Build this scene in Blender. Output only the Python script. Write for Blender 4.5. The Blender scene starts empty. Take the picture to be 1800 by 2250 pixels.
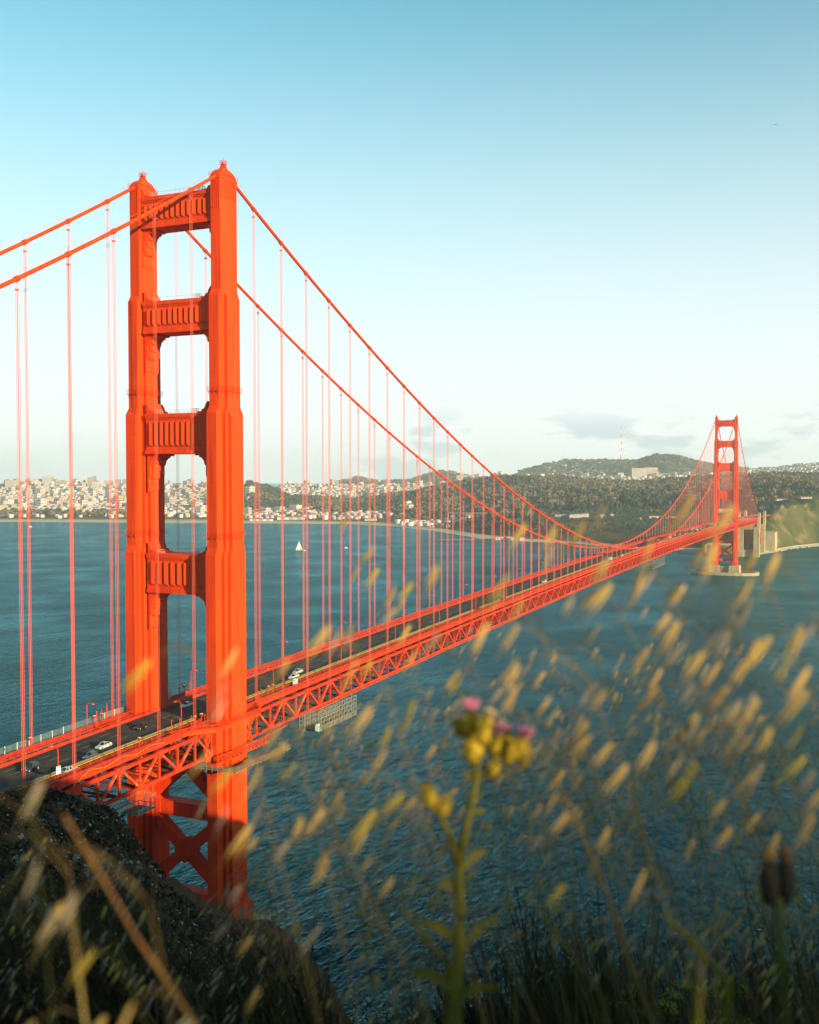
import bpy, bmesh, math, random
import numpy as np
from mathutils import Vector, Matrix
random.seed(7); RNG = np.random.default_rng(11)
SC = bpy.context.scene; COL = SC.collection
R = math.radians

# ---------------------------------------------------------------- camera
CAM = np.array([175.5146, -239.7974, 141.4961]); YAW, PITCH, FPX = -0.4153, -0.0359, 2243.67
FW = np.array([math.sin(YAW)*math.cos(PITCH), math.cos(YAW)*math.cos(PITCH), math.sin(PITCH)])
RT = np.array([math.cos(YAW), -math.sin(YAW), 0.0]); UPV = np.cross(RT, FW)
FH = np.array([math.sin(YAW), math.cos(YAW)]); RH = RT[:2]
cd = bpy.data.cameras.new('camera'); cam = bpy.data.objects.new('camera', cd); COL.objects.link(cam)
cd.sensor_fit = 'HORIZONTAL'; cd.sensor_width = 36.0; cd.lens = FPX/1800*36
cd.clip_start = 0.05; cd.clip_end = 60000
cam.matrix_world = Matrix(((RT[0], UPV[0], -FW[0], CAM[0]), (RT[1], UPV[1], -FW[1], CAM[1]), (RT[2], UPV[2], -FW[2], CAM[2]), (0, 0, 0, 1)))
cd.dof.use_dof = True; cd.dof.focus_distance = 320; cd.dof.aperture_fstop = 5.6
SC.camera = cam

# ---------------------------------------------------------------- sky and sun
SUN_AZ, SUN_EL = 19.3, 12.5          # azimuth from +X (west) towards -Y (north)
sd = Vector((math.cos(R(SUN_AZ))*math.cos(R(SUN_EL)), -math.sin(R(SUN_AZ))*math.cos(R(SUN_EL)), math.sin(R(SUN_EL))))
CLOUD_AT = (10.3, 6.7, 15.1)
w = bpy.data.worlds.new('World'); SC.world = w; w.use_nodes = True
nt = w.node_tree; nt.nodes.clear()
N, L = nt.nodes.new, nt.links.new
sky = N('ShaderNodeTexSky'); sky.sky_type = 'NISHITA'; sky.sun_disc = False
sky.sun_elevation = R(SUN_EL); sky.sun_rotation = math.atan2(sd.x, sd.y)
sky.altitude = 100; sky.air_density = 1.0; sky.dust_density = 0.7; sky.ozone_density = 1.6
tint = N('ShaderNodeMix'); tint.data_type = 'RGBA'; tint.blend_type = 'MULTIPLY'; tint.inputs[0].default_value = 1.0
tint.inputs[7].default_value = (0.50, 1.13, 0.97, 1)
L(sky.outputs[0], tint.inputs[6])
tc = N('ShaderNodeTexCoord'); sep = N('ShaderNodeSeparateXYZ'); L(tc.outputs['Generated'], sep.inputs[0])
mp = N('ShaderNodeMapping'); mp.inputs['Scale'].default_value = (14, 14, 44); L(tc.outputs['Generated'], mp.inputs[0])
cn = N('ShaderNodeTexNoise'); cn.inputs['Scale'].default_value = 1.0; cn.inputs['Detail'].default_value = 7; cn.inputs['Roughness'].default_value = .55
L(mp.outputs[0], cn.inputs[0])
cr = N('ShaderNodeValToRGB'); cr.color_ramp.elements[0].position = .49; cr.color_ramp.elements[1].position = .57
L(cn.outputs[0], cr.inputs[0])
band = N('ShaderNodeMapRange'); band.interpolation_type = 'SMOOTHSTEP'   # clouds only low over the land, all the way round
band.inputs[1].default_value = .075; band.inputs[2].default_value = .035; band.inputs[3].default_value = 0; band.inputs[4].default_value = .85
L(sep.outputs[2], band.inputs[0])
mq = N('ShaderNodeMapping'); mq.inputs['Scale'].default_value = (2.6, 2.6, 5); mq.inputs['Location'].default_value = CLOUD_AT; L(tc.outputs['Generated'], mq.inputs[0])
bank = N('ShaderNodeTexNoise'); bank.inputs['Scale'].default_value = 1.0; bank.inputs['Detail'].default_value = 1; L(mq.outputs[0], bank.inputs[0])
br_ = N('ShaderNodeMapRange'); br_.interpolation_type = 'SMOOTHSTEP'; br_.inputs[1].default_value = .46; br_.inputs[2].default_value = .60; L(bank.outputs[0], br_.inputs[0])
m0 = N('ShaderNodeMath'); m0.operation = 'MULTIPLY'; L(cr.outputs[0], m0.inputs[0]); L(br_.outputs[0], m0.inputs[1])      # clouds gather in banks
mm = N('ShaderNodeMath'); mm.operation = 'MULTIPLY'; L(m0.outputs[0], mm.inputs[0]); L(band.outputs[0], mm.inputs[1])
cm = N('ShaderNodeMix'); cm.data_type = 'RGBA'; cm.blend_type = 'MULTIPLY'; L(mm.outputs[0], cm.inputs[0]); 
cm.inputs[7].default_value = (.60, .70, .77, 1)
air = N('ShaderNodeMapRange'); air.interpolation_type = 'SMOOTHERSTEP'     # pale marine air thickening towards the horizon, all round
air.inputs[1].default_value = .56; air.inputs[2].default_value = -.10; air.inputs[3].default_value = .0; air.inputs[4].default_value = 1.0; L(sep.outputs[2], air.inputs[0])
am = N('ShaderNodeMix'); am.data_type = 'RGBA'; L(air.outputs[0], am.inputs[0]); L(tint.outputs[2], am.inputs[6]); am.inputs[7].default_value = (4.75, 4.65, 4.85, 1)
L(am.outputs[2], cm.inputs[6])
bg = N('ShaderNodeBackground'); bg.inputs[1].default_value = 0.105; L(cm.outputs[2], bg.inputs[0])
wo = N('ShaderNodeOutputWorld'); L(bg.outputs[0], wo.inputs[0])
sl = bpy.data.lights.new('sun', 'SUN'); sl.energy = 5.0; sl.angle = R(0.5); sl.color = (1.0, .88, .49)
so = bpy.data.objects.new('sun', sl); COL.objects.link(so); so.rotation_euler = (-sd).to_track_quat('-Z', 'Y').to_euler()
SC.view_settings.view_transform = 'Standard'; SC.view_settings.look = 'None'; SC.view_settings.gamma = 1
SC.view_settings.use_curve_mapping = False; SC.view_settings.exposure = 1.1
cy = SC.cycles; cy.use_denoising = True; cy.max_bounces = 6; cy.diffuse_bounces = 2; cy.glossy_bounces = 2; cy.transmission_bounces = 3
cy.transparent_max_bounces = 8; cy.volume_bounces = 0; cy.caustics_reflective = False; cy.caustics_refractive = False

# ---------------------------------------------------------------- helpers
def unp(px, py, wdepth):             # photo pixel + depth -> world point
    return CAM + wdepth*(FW + RT*(px-900)/FPX - UPV*(py-1125)/FPX)
def far(px, wd):                     # ground position on the bearing of column px
    s = (px-900)/FPX*wd
    return CAM[0]+FH[0]*wd+RH[0]*s, CAM[1]+FH[1]*wd+RH[1]*s
def zpy(py, wd): return CAM[2]-(py-1044.4)/FPX*wd

class MB:
    def __init__(s): s.v = []; s.f = []; s.m = []
    def add(s, vs, fs, mat=0):
        o = len(s.v); s.v += [tuple(map(float, p)) for p in vs]; s.f += [tuple(i+o for i in f) for f in fs]; s.m += [mat]*len(fs); return s
    def box(s, x, y, z, sx, sy, sz, mat=0, taper=1.0):   # centre x,y; bottom z
        a, b = sx/2, sy/2; t = taper
        return s.add([(x-a,y-b,z),(x+a,y-b,z),(x+a,y+b,z),(x-a,y+b,z),(x-a*t,y-b*t,z+sz),(x+a*t,y-b*t,z+sz),(x+a*t,y+b*t,z+sz),(x-a*t,y+b*t,z+sz)],
                     [(0,3,2,1),(4,5,6,7),(0,1,5,4),(1,2,6,5),(2,3,7,6),(3,0,4,7)], mat)
    def beam(s, p, q, wd, ht, mat=0, up=(0,0,1)):
        p = Vector(p); q = Vector(q); d = (q-p).normalized(); u = Vector(up)
        if abs(d.dot(u)) > .98: u = Vector((0,1,0)) if abs(d.y) < .9 else Vector((1,0,0))
        r = d.cross(u).normalized(); u = r.cross(d)
        c = [(-1,-1),(1,-1),(1,1),(-1,1)]
        vs = [p+r*(i*wd/2)+u*(j*ht/2) for i,j in c]+[q+r*(i*wd/2)+u*(j*ht/2) for i,j in c]
        return s.add(vs, [(3,2,1,0),(4,5,6,7),(0,1,5,4),(1,2,6,5),(2,3,7,6),(3,0,4,7)], mat)
    def loft(s, rings, mat=0, caps=True):
        n = len(rings[0]); vs = [p for r in rings for p in r]; fs = []
        for k in range(len(rings)-1):
            for i in range(n):
                j = (i+1) % n; fs.append((k*n+i, k*n+j, (k+1)*n+j, (k+1)*n+i))
        if caps: fs.append(tuple(range(n))[::-1]); fs.append(tuple((len(rings)-1)*n+i for i in range(n)))
        return s.add(vs, fs, mat)
    def tube(s, pts, r, n=6, mat=0, caps=True):
        pts = [Vector(p) for p in pts]; rr = r if isinstance(r, (list, tuple)) else [r]*len(pts); rings = []
        prev = None
        for i, p in enumerate(pts):
            d = (pts[min(i+1, len(pts)-1)]-pts[max(i-1, 0)]).normalized()
            if prev is None: prev = Vector((0,0,1)) if abs(d.z) < .9 else Vector((1,0,0))
            a = d.cross(prev).normalized(); b = a.cross(d).normalized(); prev = b
            rings.append([p+(a*math.cos(2*math.pi*k/n)+b*math.sin(2*math.pi*k/n))*rr[i] for k in range(n)])
        return s.loft(rings, mat, caps)
    def prism(s, poly, y0, y1, mat=0):     # polygon in XZ, extruded along Y
        n = len(poly)
        return s.add([(x,y0,z) for x,z in poly]+[(x,y1,z) for x,z in poly],
                     [tuple(range(n)), tuple(range(2*n-1, n-1, -1))]+[(i,(i+1)%n+0,(i+1)%n+n,i+n)[::-1] for i in range(n)], mat)
    def build(s, name, mats, parent=None, smooth=False, loc=None, rot=None, link=True):
        me = bpy.data.meshes.new(name); me.from_pydata(s.v, [], s.f)
        mats = mats if isinstance(mats, (list, tuple)) else [mats]
        for m in mats: me.materials.append(m)
        if len(mats) > 1: me.polygons.foreach_set('material_index', s.m)
        if smooth: me.polygons.foreach_set('use_smooth', [True]*len(s.f))
        me.update()
        bm = bmesh.new(); bm.from_mesh(me); bmesh.ops.recalc_face_normals(bm, faces=bm.faces); bm.to_mesh(me); bm.free()
        return place(name, me, parent, loc, rot) if link else me
def place(name, me, parent=None, loc=None, rot=None, sc=None):
    o = bpy.data.objects.new(name, me); COL.objects.link(o)
    if loc is not None: o.location = loc
    if rot is not None: o.rotation_euler = rot
    if sc is not None: o.scale = sc if isinstance(sc, (tuple, list)) else (sc,)*3
    if parent is not None: o.parent = parent
    return o
def tag(o, label=None, cat=None, group=None, kind=None):
    for k, v in (('label', label), ('category', cat), ('group', group), ('kind', kind)):
        if v: o[k] = v
    return o
def empty(name, loc, rz=0, sc=1, **t):
    o = bpy.data.objects.new(name, None); COL.objects.link(o); o.location = loc; o.rotation_euler = (0,0,rz); o.scale = (sc,)*3
    o.empty_display_size = .1
    return tag(o, **t)
def big(name, V, F, mats, parent=None, mi=None, smooth=False):   # large numpy mesh, F quads or tris
    me = bpy.data.meshes.new(name); V = np.asarray(V, np.float32); F = np.asarray(F, np.int32)
    me.vertices.add(len(V)); me.vertices.foreach_set('co', V.ravel())
    k = F.shape[1]; me.loops.add(F.size); me.loops.foreach_set('vertex_index', F.ravel())
    me.polygons.add(len(F)); me.polygons.foreach_set('loop_start', np.arange(len(F), dtype=np.int32)*k)
    me.polygons.foreach_set('loop_total', np.full(len(F), k, np.int32))
    for m in (mats if isinstance(mats, (list, tuple)) else [mats]): me.materials.append(m)
    if mi is not None: me.polygons.foreach_set('material_index', np.asarray(mi, np.int32))
    if smooth: me.polygons.foreach_set('use_smooth', np.ones(len(F), bool))
    me.update(); me.validate()
    return place(name, me, parent)

# ---------------------------------------------------------------- materials
def mat(name, col, rough=.6, var=.12, scale=1.0, stretch=(1,1,1), bump=0, bscale=None, metal=0, spec=.5, col2=None, coords='Object', detail=5, transl=0, mid=(.35,.65)):
    m = bpy.data.materials.new(name); m.use_nodes = True; t = m.node_tree; b = t.nodes['Principled BSDF']
    b.inputs['Roughness'].default_value = rough; b.inputs['Metallic'].default_value = metal; b.inputs['Specular IOR Level'].default_value = spec
    tcn = t.nodes.new('ShaderNodeTexCoord'); mpn = t.nodes.new('ShaderNodeMapping'); mpn.inputs['Scale'].default_value = stretch
    src = tcn.outputs['Object']
    if coords == 'World':
        g = t.nodes.new('ShaderNodeNewGeometry'); src = g.outputs['Position']
    t.links.new(src, mpn.inputs[0])
    nz = t.nodes.new('ShaderNodeTexNoise'); nz.inputs['Scale'].default_value = scale; nz.inputs['Detail'].default_value = detail; nz.inputs['Roughness'].default_value = .6
    t.links.new(mpn.outputs[0], nz.inputs[0])
    rp = t.nodes.new('ShaderNodeValToRGB'); e = rp.color_ramp.elements
    e[0].position, e[1].position = mid
    c2 = col2 or tuple(min(1, c*(1+var)) for c in col); c1 = col if col2 else tuple(c*(1-var) for c in col)
    e[0].color = (*c1, 1); e[1].color = (*c2, 1)
    t.links.new(nz.outputs[0], rp.inputs[0]); t.links.new(rp.outputs[0], b.inputs['Base Color'])
    if bump:
        n2 = t.nodes.new('ShaderNodeTexNoise'); n2.inputs['Scale'].default_value = bscale or scale*4; n2.inputs['Detail'].default_value = 4
        t.links.new(mpn.outputs[0], n2.inputs[0])
        bp = t.nodes.new('ShaderNodeBump'); bp.inputs['Strength'].default_value = 1; bp.inputs['Distance'].default_value = bump
        t.links.new(n2.outputs[0], bp.inputs['Height']); t.links.new(bp.outputs[0], b.inputs['Normal'])
    if transl:
        tr = t.nodes.new('ShaderNodeBsdfTranslucent'); mx = t.nodes.new('ShaderNodeMixShader'); mx.inputs[0].default_value = transl
        t.links.new(rp.outputs[0], tr.inputs[0]); t.links.new(b.outputs[0], mx.inputs[1]); t.links.new(tr.outputs[0], mx.inputs[2])
        t.links.new(mx.outputs[0], t.nodes['Material Output'].inputs[0])
    m['rp'] = 1
    return m
M = {}
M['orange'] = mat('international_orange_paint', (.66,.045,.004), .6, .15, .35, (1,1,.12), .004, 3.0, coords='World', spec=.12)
M['orange_worn'] = mat('weathered_orange_steel', (.58,.046,.010), .6, col2=(.50,.23,.10), scale=.55, stretch=(1,1,.5), coords='World', mid=(.52,.80), spec=.15)
def plates(m):      # faint riveted plate seams: vertical cell joints and horizontal splices
    t = m.node_tree; b = t.nodes['Principled BSDF']; ramp = [n for n in t.nodes if n.type == 'VALTORGB'][0]
    g = t.nodes.new('ShaderNodeNewGeometry'); sp = t.nodes.new('ShaderNodeSeparateXYZ'); t.links.new(g.outputs['Position'], sp.inputs[0])
    ad = t.nodes.new('ShaderNodeMath'); t.links.new(sp.outputs[0], ad.inputs[0]); t.links.new(sp.outputs[1], ad.inputs[1])
    cb = t.nodes.new('ShaderNodeCombineXYZ'); t.links.new(ad.outputs[0], cb.inputs[0]); t.links.new(sp.outputs[2], cb.inputs[1])
    bk = t.nodes.new('ShaderNodeTexBrick'); t.links.new(cb.outputs[0], bk.inputs[0]); bk.inputs['Scale'].default_value = 1; bk.inputs['Brick Width'].default_value = 1.07; bk.inputs['Row Height'].default_value = 3.4; bk.offset = 0
    bk.inputs['Mortar Size'].default_value = .07; bk.inputs['Mortar Smooth'].default_value = .6; bk.inputs[1].default_value = (1,1,1,1); bk.inputs[2].default_value = (.94,.93,.93,1); bk.inputs[3].default_value = (.80,.76,.76,1)
    mx = t.nodes.new('ShaderNodeMix'); mx.data_type = 'RGBA'; mx.blend_type = 'MULTIPLY'; mx.inputs[0].default_value = 1; t.links.new(ramp.outputs[0], mx.inputs[6]); t.links.new(bk.outputs[0], mx.inputs[7])
    # grime runs below ledges and splices
    mp = t.nodes.new('ShaderNodeMapping'); mp.inputs['Scale'].default_value = (1.3,1.3,.05); t.links.new(g.outputs['Position'], mp.inputs[0])
    n = t.nodes.new('ShaderNodeTexNoise'); n.inputs['Scale'].default_value = 1; n.inputs['Detail'].default_value = 6; t.links.new(mp.outputs[0], n.inputs[0])
    r2 = t.nodes.new('ShaderNodeValToRGB'); r2.color_ramp.elements[0].position = .54; r2.color_ramp.elements[1].position = .78; r2.color_ramp.elements[0].color = (1,1,1,1); r2.color_ramp.elements[1].color = (.72,.66,.66,1); t.links.new(n.outputs[0], r2.inputs[0])
    m2 = t.nodes.new('ShaderNodeMix'); m2.data_type = 'RGBA'; m2.blend_type = 'MULTIPLY'; m2.inputs[0].default_value = 1; t.links.new(mx.outputs[2], m2.inputs[6]); t.links.new(r2.outputs[0], m2.inputs[7])
    t.links.new(m2.outputs[2], b.inputs['Base Color'])
plates(M['orange'])
M['orange_deck'] = mat('dark_red_deck_paint', (.50,.030,.010), .65, .25, .6, coords='World', spec=.12)  # deeper, redder version of the tower orange for rails, fascia and trusses
M['orange_dark'] = mat('shade_toned_underdeck_steel', (.20,.022,.012), .7, .4, .5, coords='World', spec=.2)  # darker orange: shade of the underdeck and east truss put into the colour
M['rope'] = mat('orange_wire_rope', (.70,.075,.04), .6, .1, 3)
M['asphalt'] = mat('asphalt', (.036,.029,.027), .9, col2=(.070,.055,.049), scale=.25, stretch=(2.2,.12,1), coords='World', spec=.15)
M['walk'] = mat('pavement_concrete', (.16,.13,.12), .9, .2, .6, coords='World')
M['concrete'] = mat('weathered_concrete', (.36,.265,.165), .9, .25, .25, (1,1,.35), .02, 1.5, coords='World')
M['pale'] = mat('pale_concrete', (.52,.45,.34), .9, .2, .12, coords='World')
M['yellow'] = mat('yellow_paint', (.50,.27,.012), .6, .15, 2)
M['barrier'] = mat('barrier_concrete', (.15,.11,.06), .85, .2, 1.5)
M['dash'] = mat('worn_lane_paint', (.30,.29,.27), .8, .3, 1.0)
M['white'] = mat('white_paint', (.78,.77,.74), .5, .05, 2)
M['galv'] = mat('galvanised_steel', (.36,.32,.27), .45, .15, 3, metal=.3)
M['dark'] = mat('dark_rubber', (.015,.015,.016), .7, .2, 4)
M['glass'] = mat('dark_glass', (.015,.02,.024), .06, .1, 2, spec=.8)
M['deckwood'] = mat('scaffold_boards', (.20,.13,.08), .85, .3, 2, (1,.2,1))
M['teal'] = mat('teal_plastic', (.05,.36,.45), .45, .1, 2)
M['brick'] = mat('red_brick', (.24,.085,.05), .9, .25, .4, coords='World')
M['lamp'] = mat('lamp_lens', (.75,.6,.4), .3, .05, 2)
# ================================================================ water
def water_mat():
    m = bpy.data.materials.new('sea_water'); m.use_nodes = True; t = m.node_tree; b = t.nodes['Principled BSDF']
    b.inputs['Base Color'].default_value = (.004,.035,.046,1); b.inputs['Roughness'].default_value = .16; b.inputs['IOR'].default_value = 1.33; b.inputs['Specular IOR Level'].default_value = .30; b.inputs['Specular Tint'].default_value = (.42,.90,1,1)
    g = t.nodes.new('ShaderNodeNewGeometry'); hs = []
    for sc, st, rot, amp, det in ((.70,(1,.5,1),.5,.85,4), (.19,(1,.45,1),.35,2.2,4), (.045,(1,.5,1),.7,2.6,3), (.007,(1,.6,1),.3,2.0,3)):
        mp = t.nodes.new('ShaderNodeMapping'); mp.inputs['Scale'].default_value = st; mp.inputs['Rotation'].default_value = (0,0,rot)
        t.links.new(g.outputs['Position'], mp.inputs[0])
        n = t.nodes.new('ShaderNodeTexNoise'); n.inputs['Scale'].default_value = sc; n.inputs['Detail'].default_value = det; n.inputs['Roughness'].default_value = .58; n.inputs['Distortion'].default_value = .6
        t.links.new(mp.outputs[0], n.inputs[0])
        mu = t.nodes.new('ShaderNodeMath'); mu.operation = 'MULTIPLY'; mu.inputs[1].default_value = amp; t.links.new(n.outputs[0], mu.inputs[0]); hs.append(mu)
    pn = t.nodes.new('ShaderNodeTexNoise'); pn.inputs['Scale'].default_value = .011; pn.inputs['Detail'].default_value = 4; t.links.new(g.outputs['Position'], pn.inputs[0])
    pm = t.nodes.new('ShaderNodeMapRange'); pm.inputs[1].default_value = .35; pm.inputs[2].default_value = .65; pm.inputs[3].default_value = .45; pm.inputs[4].default_value = 1.5; t.links.new(pn.outputs[0], pm.inputs[0])   # wind patches
    for j in (0, 1):
        pw = t.nodes.new('ShaderNodeMath'); pw.operation = 'MULTIPLY'; t.links.new(hs[j].outputs[0], pw.inputs[0]); t.links.new(pm.outputs[0], pw.inputs[1]); hs[j] = pw
    ad = t.nodes.new('ShaderNodeMath'); t.links.new(hs[0].outputs[0], ad.inputs[0]); t.links.new(hs[1].outputs[0], ad.inputs[1])
    a1 = t.nodes.new('ShaderNodeMath'); t.links.new(ad.outputs[0], a1.inputs[0]); t.links.new(hs[2].outputs[0], a1.inputs[1])
    a2 = t.nodes.new('ShaderNodeMath'); t.links.new(a1.outputs[0], a2.inputs[0]); t.links.new(hs[3].outputs[0], a2.inputs[1])
    bp = t.nodes.new('ShaderNodeBump'); bp.inputs['Strength'].default_value = 1; bp.inputs['Distance'].default_value = 1.1
    t.links.new(a2.outputs[0], bp.inputs['Height']); t.links.new(bp.outputs[0], b.inputs['Normal'])
    # broad tide streaks in the water's own colour
    mp = t.nodes.new('ShaderNodeMapping'); mp.inputs['Scale'].default_value = (1,.25,1); mp.inputs['Rotation'].default_value = (0,0,1.0); t.links.new(g.outputs['Position'], mp.inputs[0])
    n = t.nodes.new('ShaderNodeTexNoise'); n.inputs['Scale'].default_value = .006; n.inputs['Detail'].default_value = 4; t.links.new(mp.outputs[0], n.inputs[0])
    rp = t.nodes.new('ShaderNodeValToRGB'); rp.color_ramp.elements[0].position = .35; rp.color_ramp.elements[1].position = .7
    rp.color_ramp.elements[0].color = (.0006,.006,.009,1); rp.color_ramp.elements[1].color = (.0014,.011,.016,1)
    t.links.new(n.outputs[0], rp.inputs[0]); t.links.new(rp.outputs[0], b.inputs['Base Color'])
    # sea surface: deep body colour under a Fresnel-weighted, wave-roughened reflection
    df = t.nodes.new('ShaderNodeBsdfDiffuse'); gl = t.nodes.new('ShaderNodeBsdfGlossy'); fr = t.nodes.new('ShaderNodeFresnel'); mx = t.nodes.new('ShaderNodeMixShader')
    fr.inputs[0].default_value = 1.19; gl.inputs['Roughness'].default_value = .13; gl.inputs['Color'].default_value = (.26,.70,.85,1)
    t.links.new(rp.outputs[0], df.inputs['Color']); t.links.new(bp.outputs[0], gl.inputs['Normal']); t.links.new(bp.outputs[0], fr.inputs['Normal'])
    t.links.new(fr.outputs[0], mx.inputs[0]); t.links.new(df.outputs[0], mx.inputs[1]); t.links.new(gl.outputs[0], mx.inputs[2])
    t.links.new(mx.outputs[0], t.nodes['Material Output'].inputs[0]); t.nodes.remove(b)
    return m
M['water'] = water_mat()
cx, cyy = 0., 3000.
sea = big('water', [(-12500,-9500,0),(12500,-9500,0),(12500,15500,0),(-12500,15500,0)], [(0,1,2,3)], M['water']); tag(sea, kind='structure')

# ================================================================ the near headland the photographer stands on
def vnoise(x, y, seed=0):
    def h(i, j):
        n = (i*374761393 + j*668265263 + seed*1442695041) & 0x7fffffff
        n = ((n ^ (n >> 13))*1274126177) & 0x7fffffff
        return (n & 0xffff)/65535.0
    i = np.floor(x).astype(np.int64); j = np.floor(y).astype(np.int64); fx = x-i; fy = y-j
    fx = fx*fx*(3-2*fx); fy = fy*fy*(3-2*fy)
    return (h(i,j)*(1-fx)+h(i+1,j)*fx)*(1-fy)+(h(i,j+1)*(1-fx)+h(i+1,j+1)*fx)*fy-.5
CREST = [(-900,1640,85),(-300,1690,98),(0,1726,105),(110,1716,110),(165,1742,112),(230,1806,118),(330,1940,130),(430,2026,148),(500,2080,168),(600,2140,195),(700,2195,215),(860,2290,238),(1000,2360,250)]
cpx = np.array([c[0] for c in CREST], float)
def crest(px):
    wd = np.interp(px, cpx, [c[2] for c in CREST]); py = np.interp(px, cpx, [c[1] for c in CREST])
    return wd, CAM[2]+wd*(FW[2]-UPV[2]*(py-1125)/FPX)
RIDGE = np.array([(190,-420,160),(205,-320,155),(214,-253,150.22),(229,-200,146),(247,-140,127),(263,-86,103.5),(282,-20,70),(300,40,20),(310,80,-10)], float)
RIDGE_UP = 0.0
def headland(x, y):
    dx, dy = x-CAM[0], y-CAM[1]; wd = FH[0]*dx+FH[1]*dy; s = RH[0]*dx+RH[1]*dy
    ww = np.maximum(wd, 4); px = np.clip(900+FPX*s/ww, -900, 1000)
    cw, cz = crest(px)
    # columns of the left spur: hollow below the sight line, rise to the crest, fall to the sea
    t = np.clip(wd/cw, 0, 2.6)
    k = np.array([0,.48,1.0,1.15,1.5,2.0,2.6]); lo = np.searchsorted(k, t, side='right').clip(1, 6)-1
    fr = (t-k[lo])/(k[lo+1]-k[lo])
    fs = CAM[2]-.60*.48*cw
    V = np.stack([0*cz+139.9, np.maximum(fs, cz*.0-5), cz, cz-5.5, np.minimum(cz-38, cz*.55-12), np.minimum(cz-85, -6), -20+0*cz])
    prof = np.take_along_axis(V, lo[None], 0)[0]*(1-fr)+np.take_along_axis(V, lo[None]+1, 0)[0]*fr
    prof = np.where(t < .48, np.minimum(139.9, CAM[2]-.60*wd), prof)
    # columns to the right of the spur: a short lip, then a steep fall to the water
    right = np.interp(wd, [0,2,5,9,14,30,100,190,220,300], [139.9,139.5,138.3,136.3,132.5,121,66,6,-8,-25])
    pxr = 900+FPX*s/ww
    b = np.clip((pxr-560)/440, 0, 1); b = b*b*(3-2*b)
    z = prof*(1-b)+np.minimum(right, prof+3)*b
    back = 139.9+np.clip(-wd, 0, 80)*.06
    z = np.where(wd < 0, back, z)
    # ridge towards the sun, unseen at right; crest shaped to shade grass and tower
    rx = np.interp(y, RIDGE[:,1], RIDGE[:,0]); rz = np.interp(y, RIDGE[:,1], RIDGE[:,2])
    d = x-rx; sig = np.where(d < 0, 17.0, 60.0); rr = rz-np.abs(d)**1.35*np.where(d < 0, .62, .30)
    rr = rr+RIDGE_UP; on = rr > z; z = np.maximum(z, rr)
    rough = np.clip((np.hypot(dx, dy)-6)/40, 0.02, 1)*np.where(on, .3, 1)
    z = z+rough*(vnoise(x/9, y/9, 1)*3.4+vnoise(x/3.5, y/3.5, 2)*1.1+vnoise(x/22, y/22, 3)*3.0*(np.hypot(dx,dy) > 60))
    return np.where(z < -12, -12, z)
gx = np.arange(-70, 361, 1.8); gy = np.arange(-420, 120, 1.8)
GX, GY = np.meshgrid(gx, gy); GZ = headland(GX, GY)
n0, n1 = GX.shape; idx = np.arange(n0*n1).reshape(n0, n1)
Fq = np.stack([idx[:-1,:-1], idx[:-1,1:], idx[1:,1:], idx[1:,:-1]], -1).reshape(-1, 4)
M['hill'] = mat('headland_soil_and_scrub', (.095,.040,.022), .95, col2=(.060,.042,.020), scale=.22, bump=.25, bscale=1.6, coords='World', detail=8, spec=.05)
hill = big('hillside', np.stack([GX, GY, GZ], -1).reshape(-1, 3), Fq, M['hill'], smooth=True); tag(hill, kind='structure')

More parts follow.
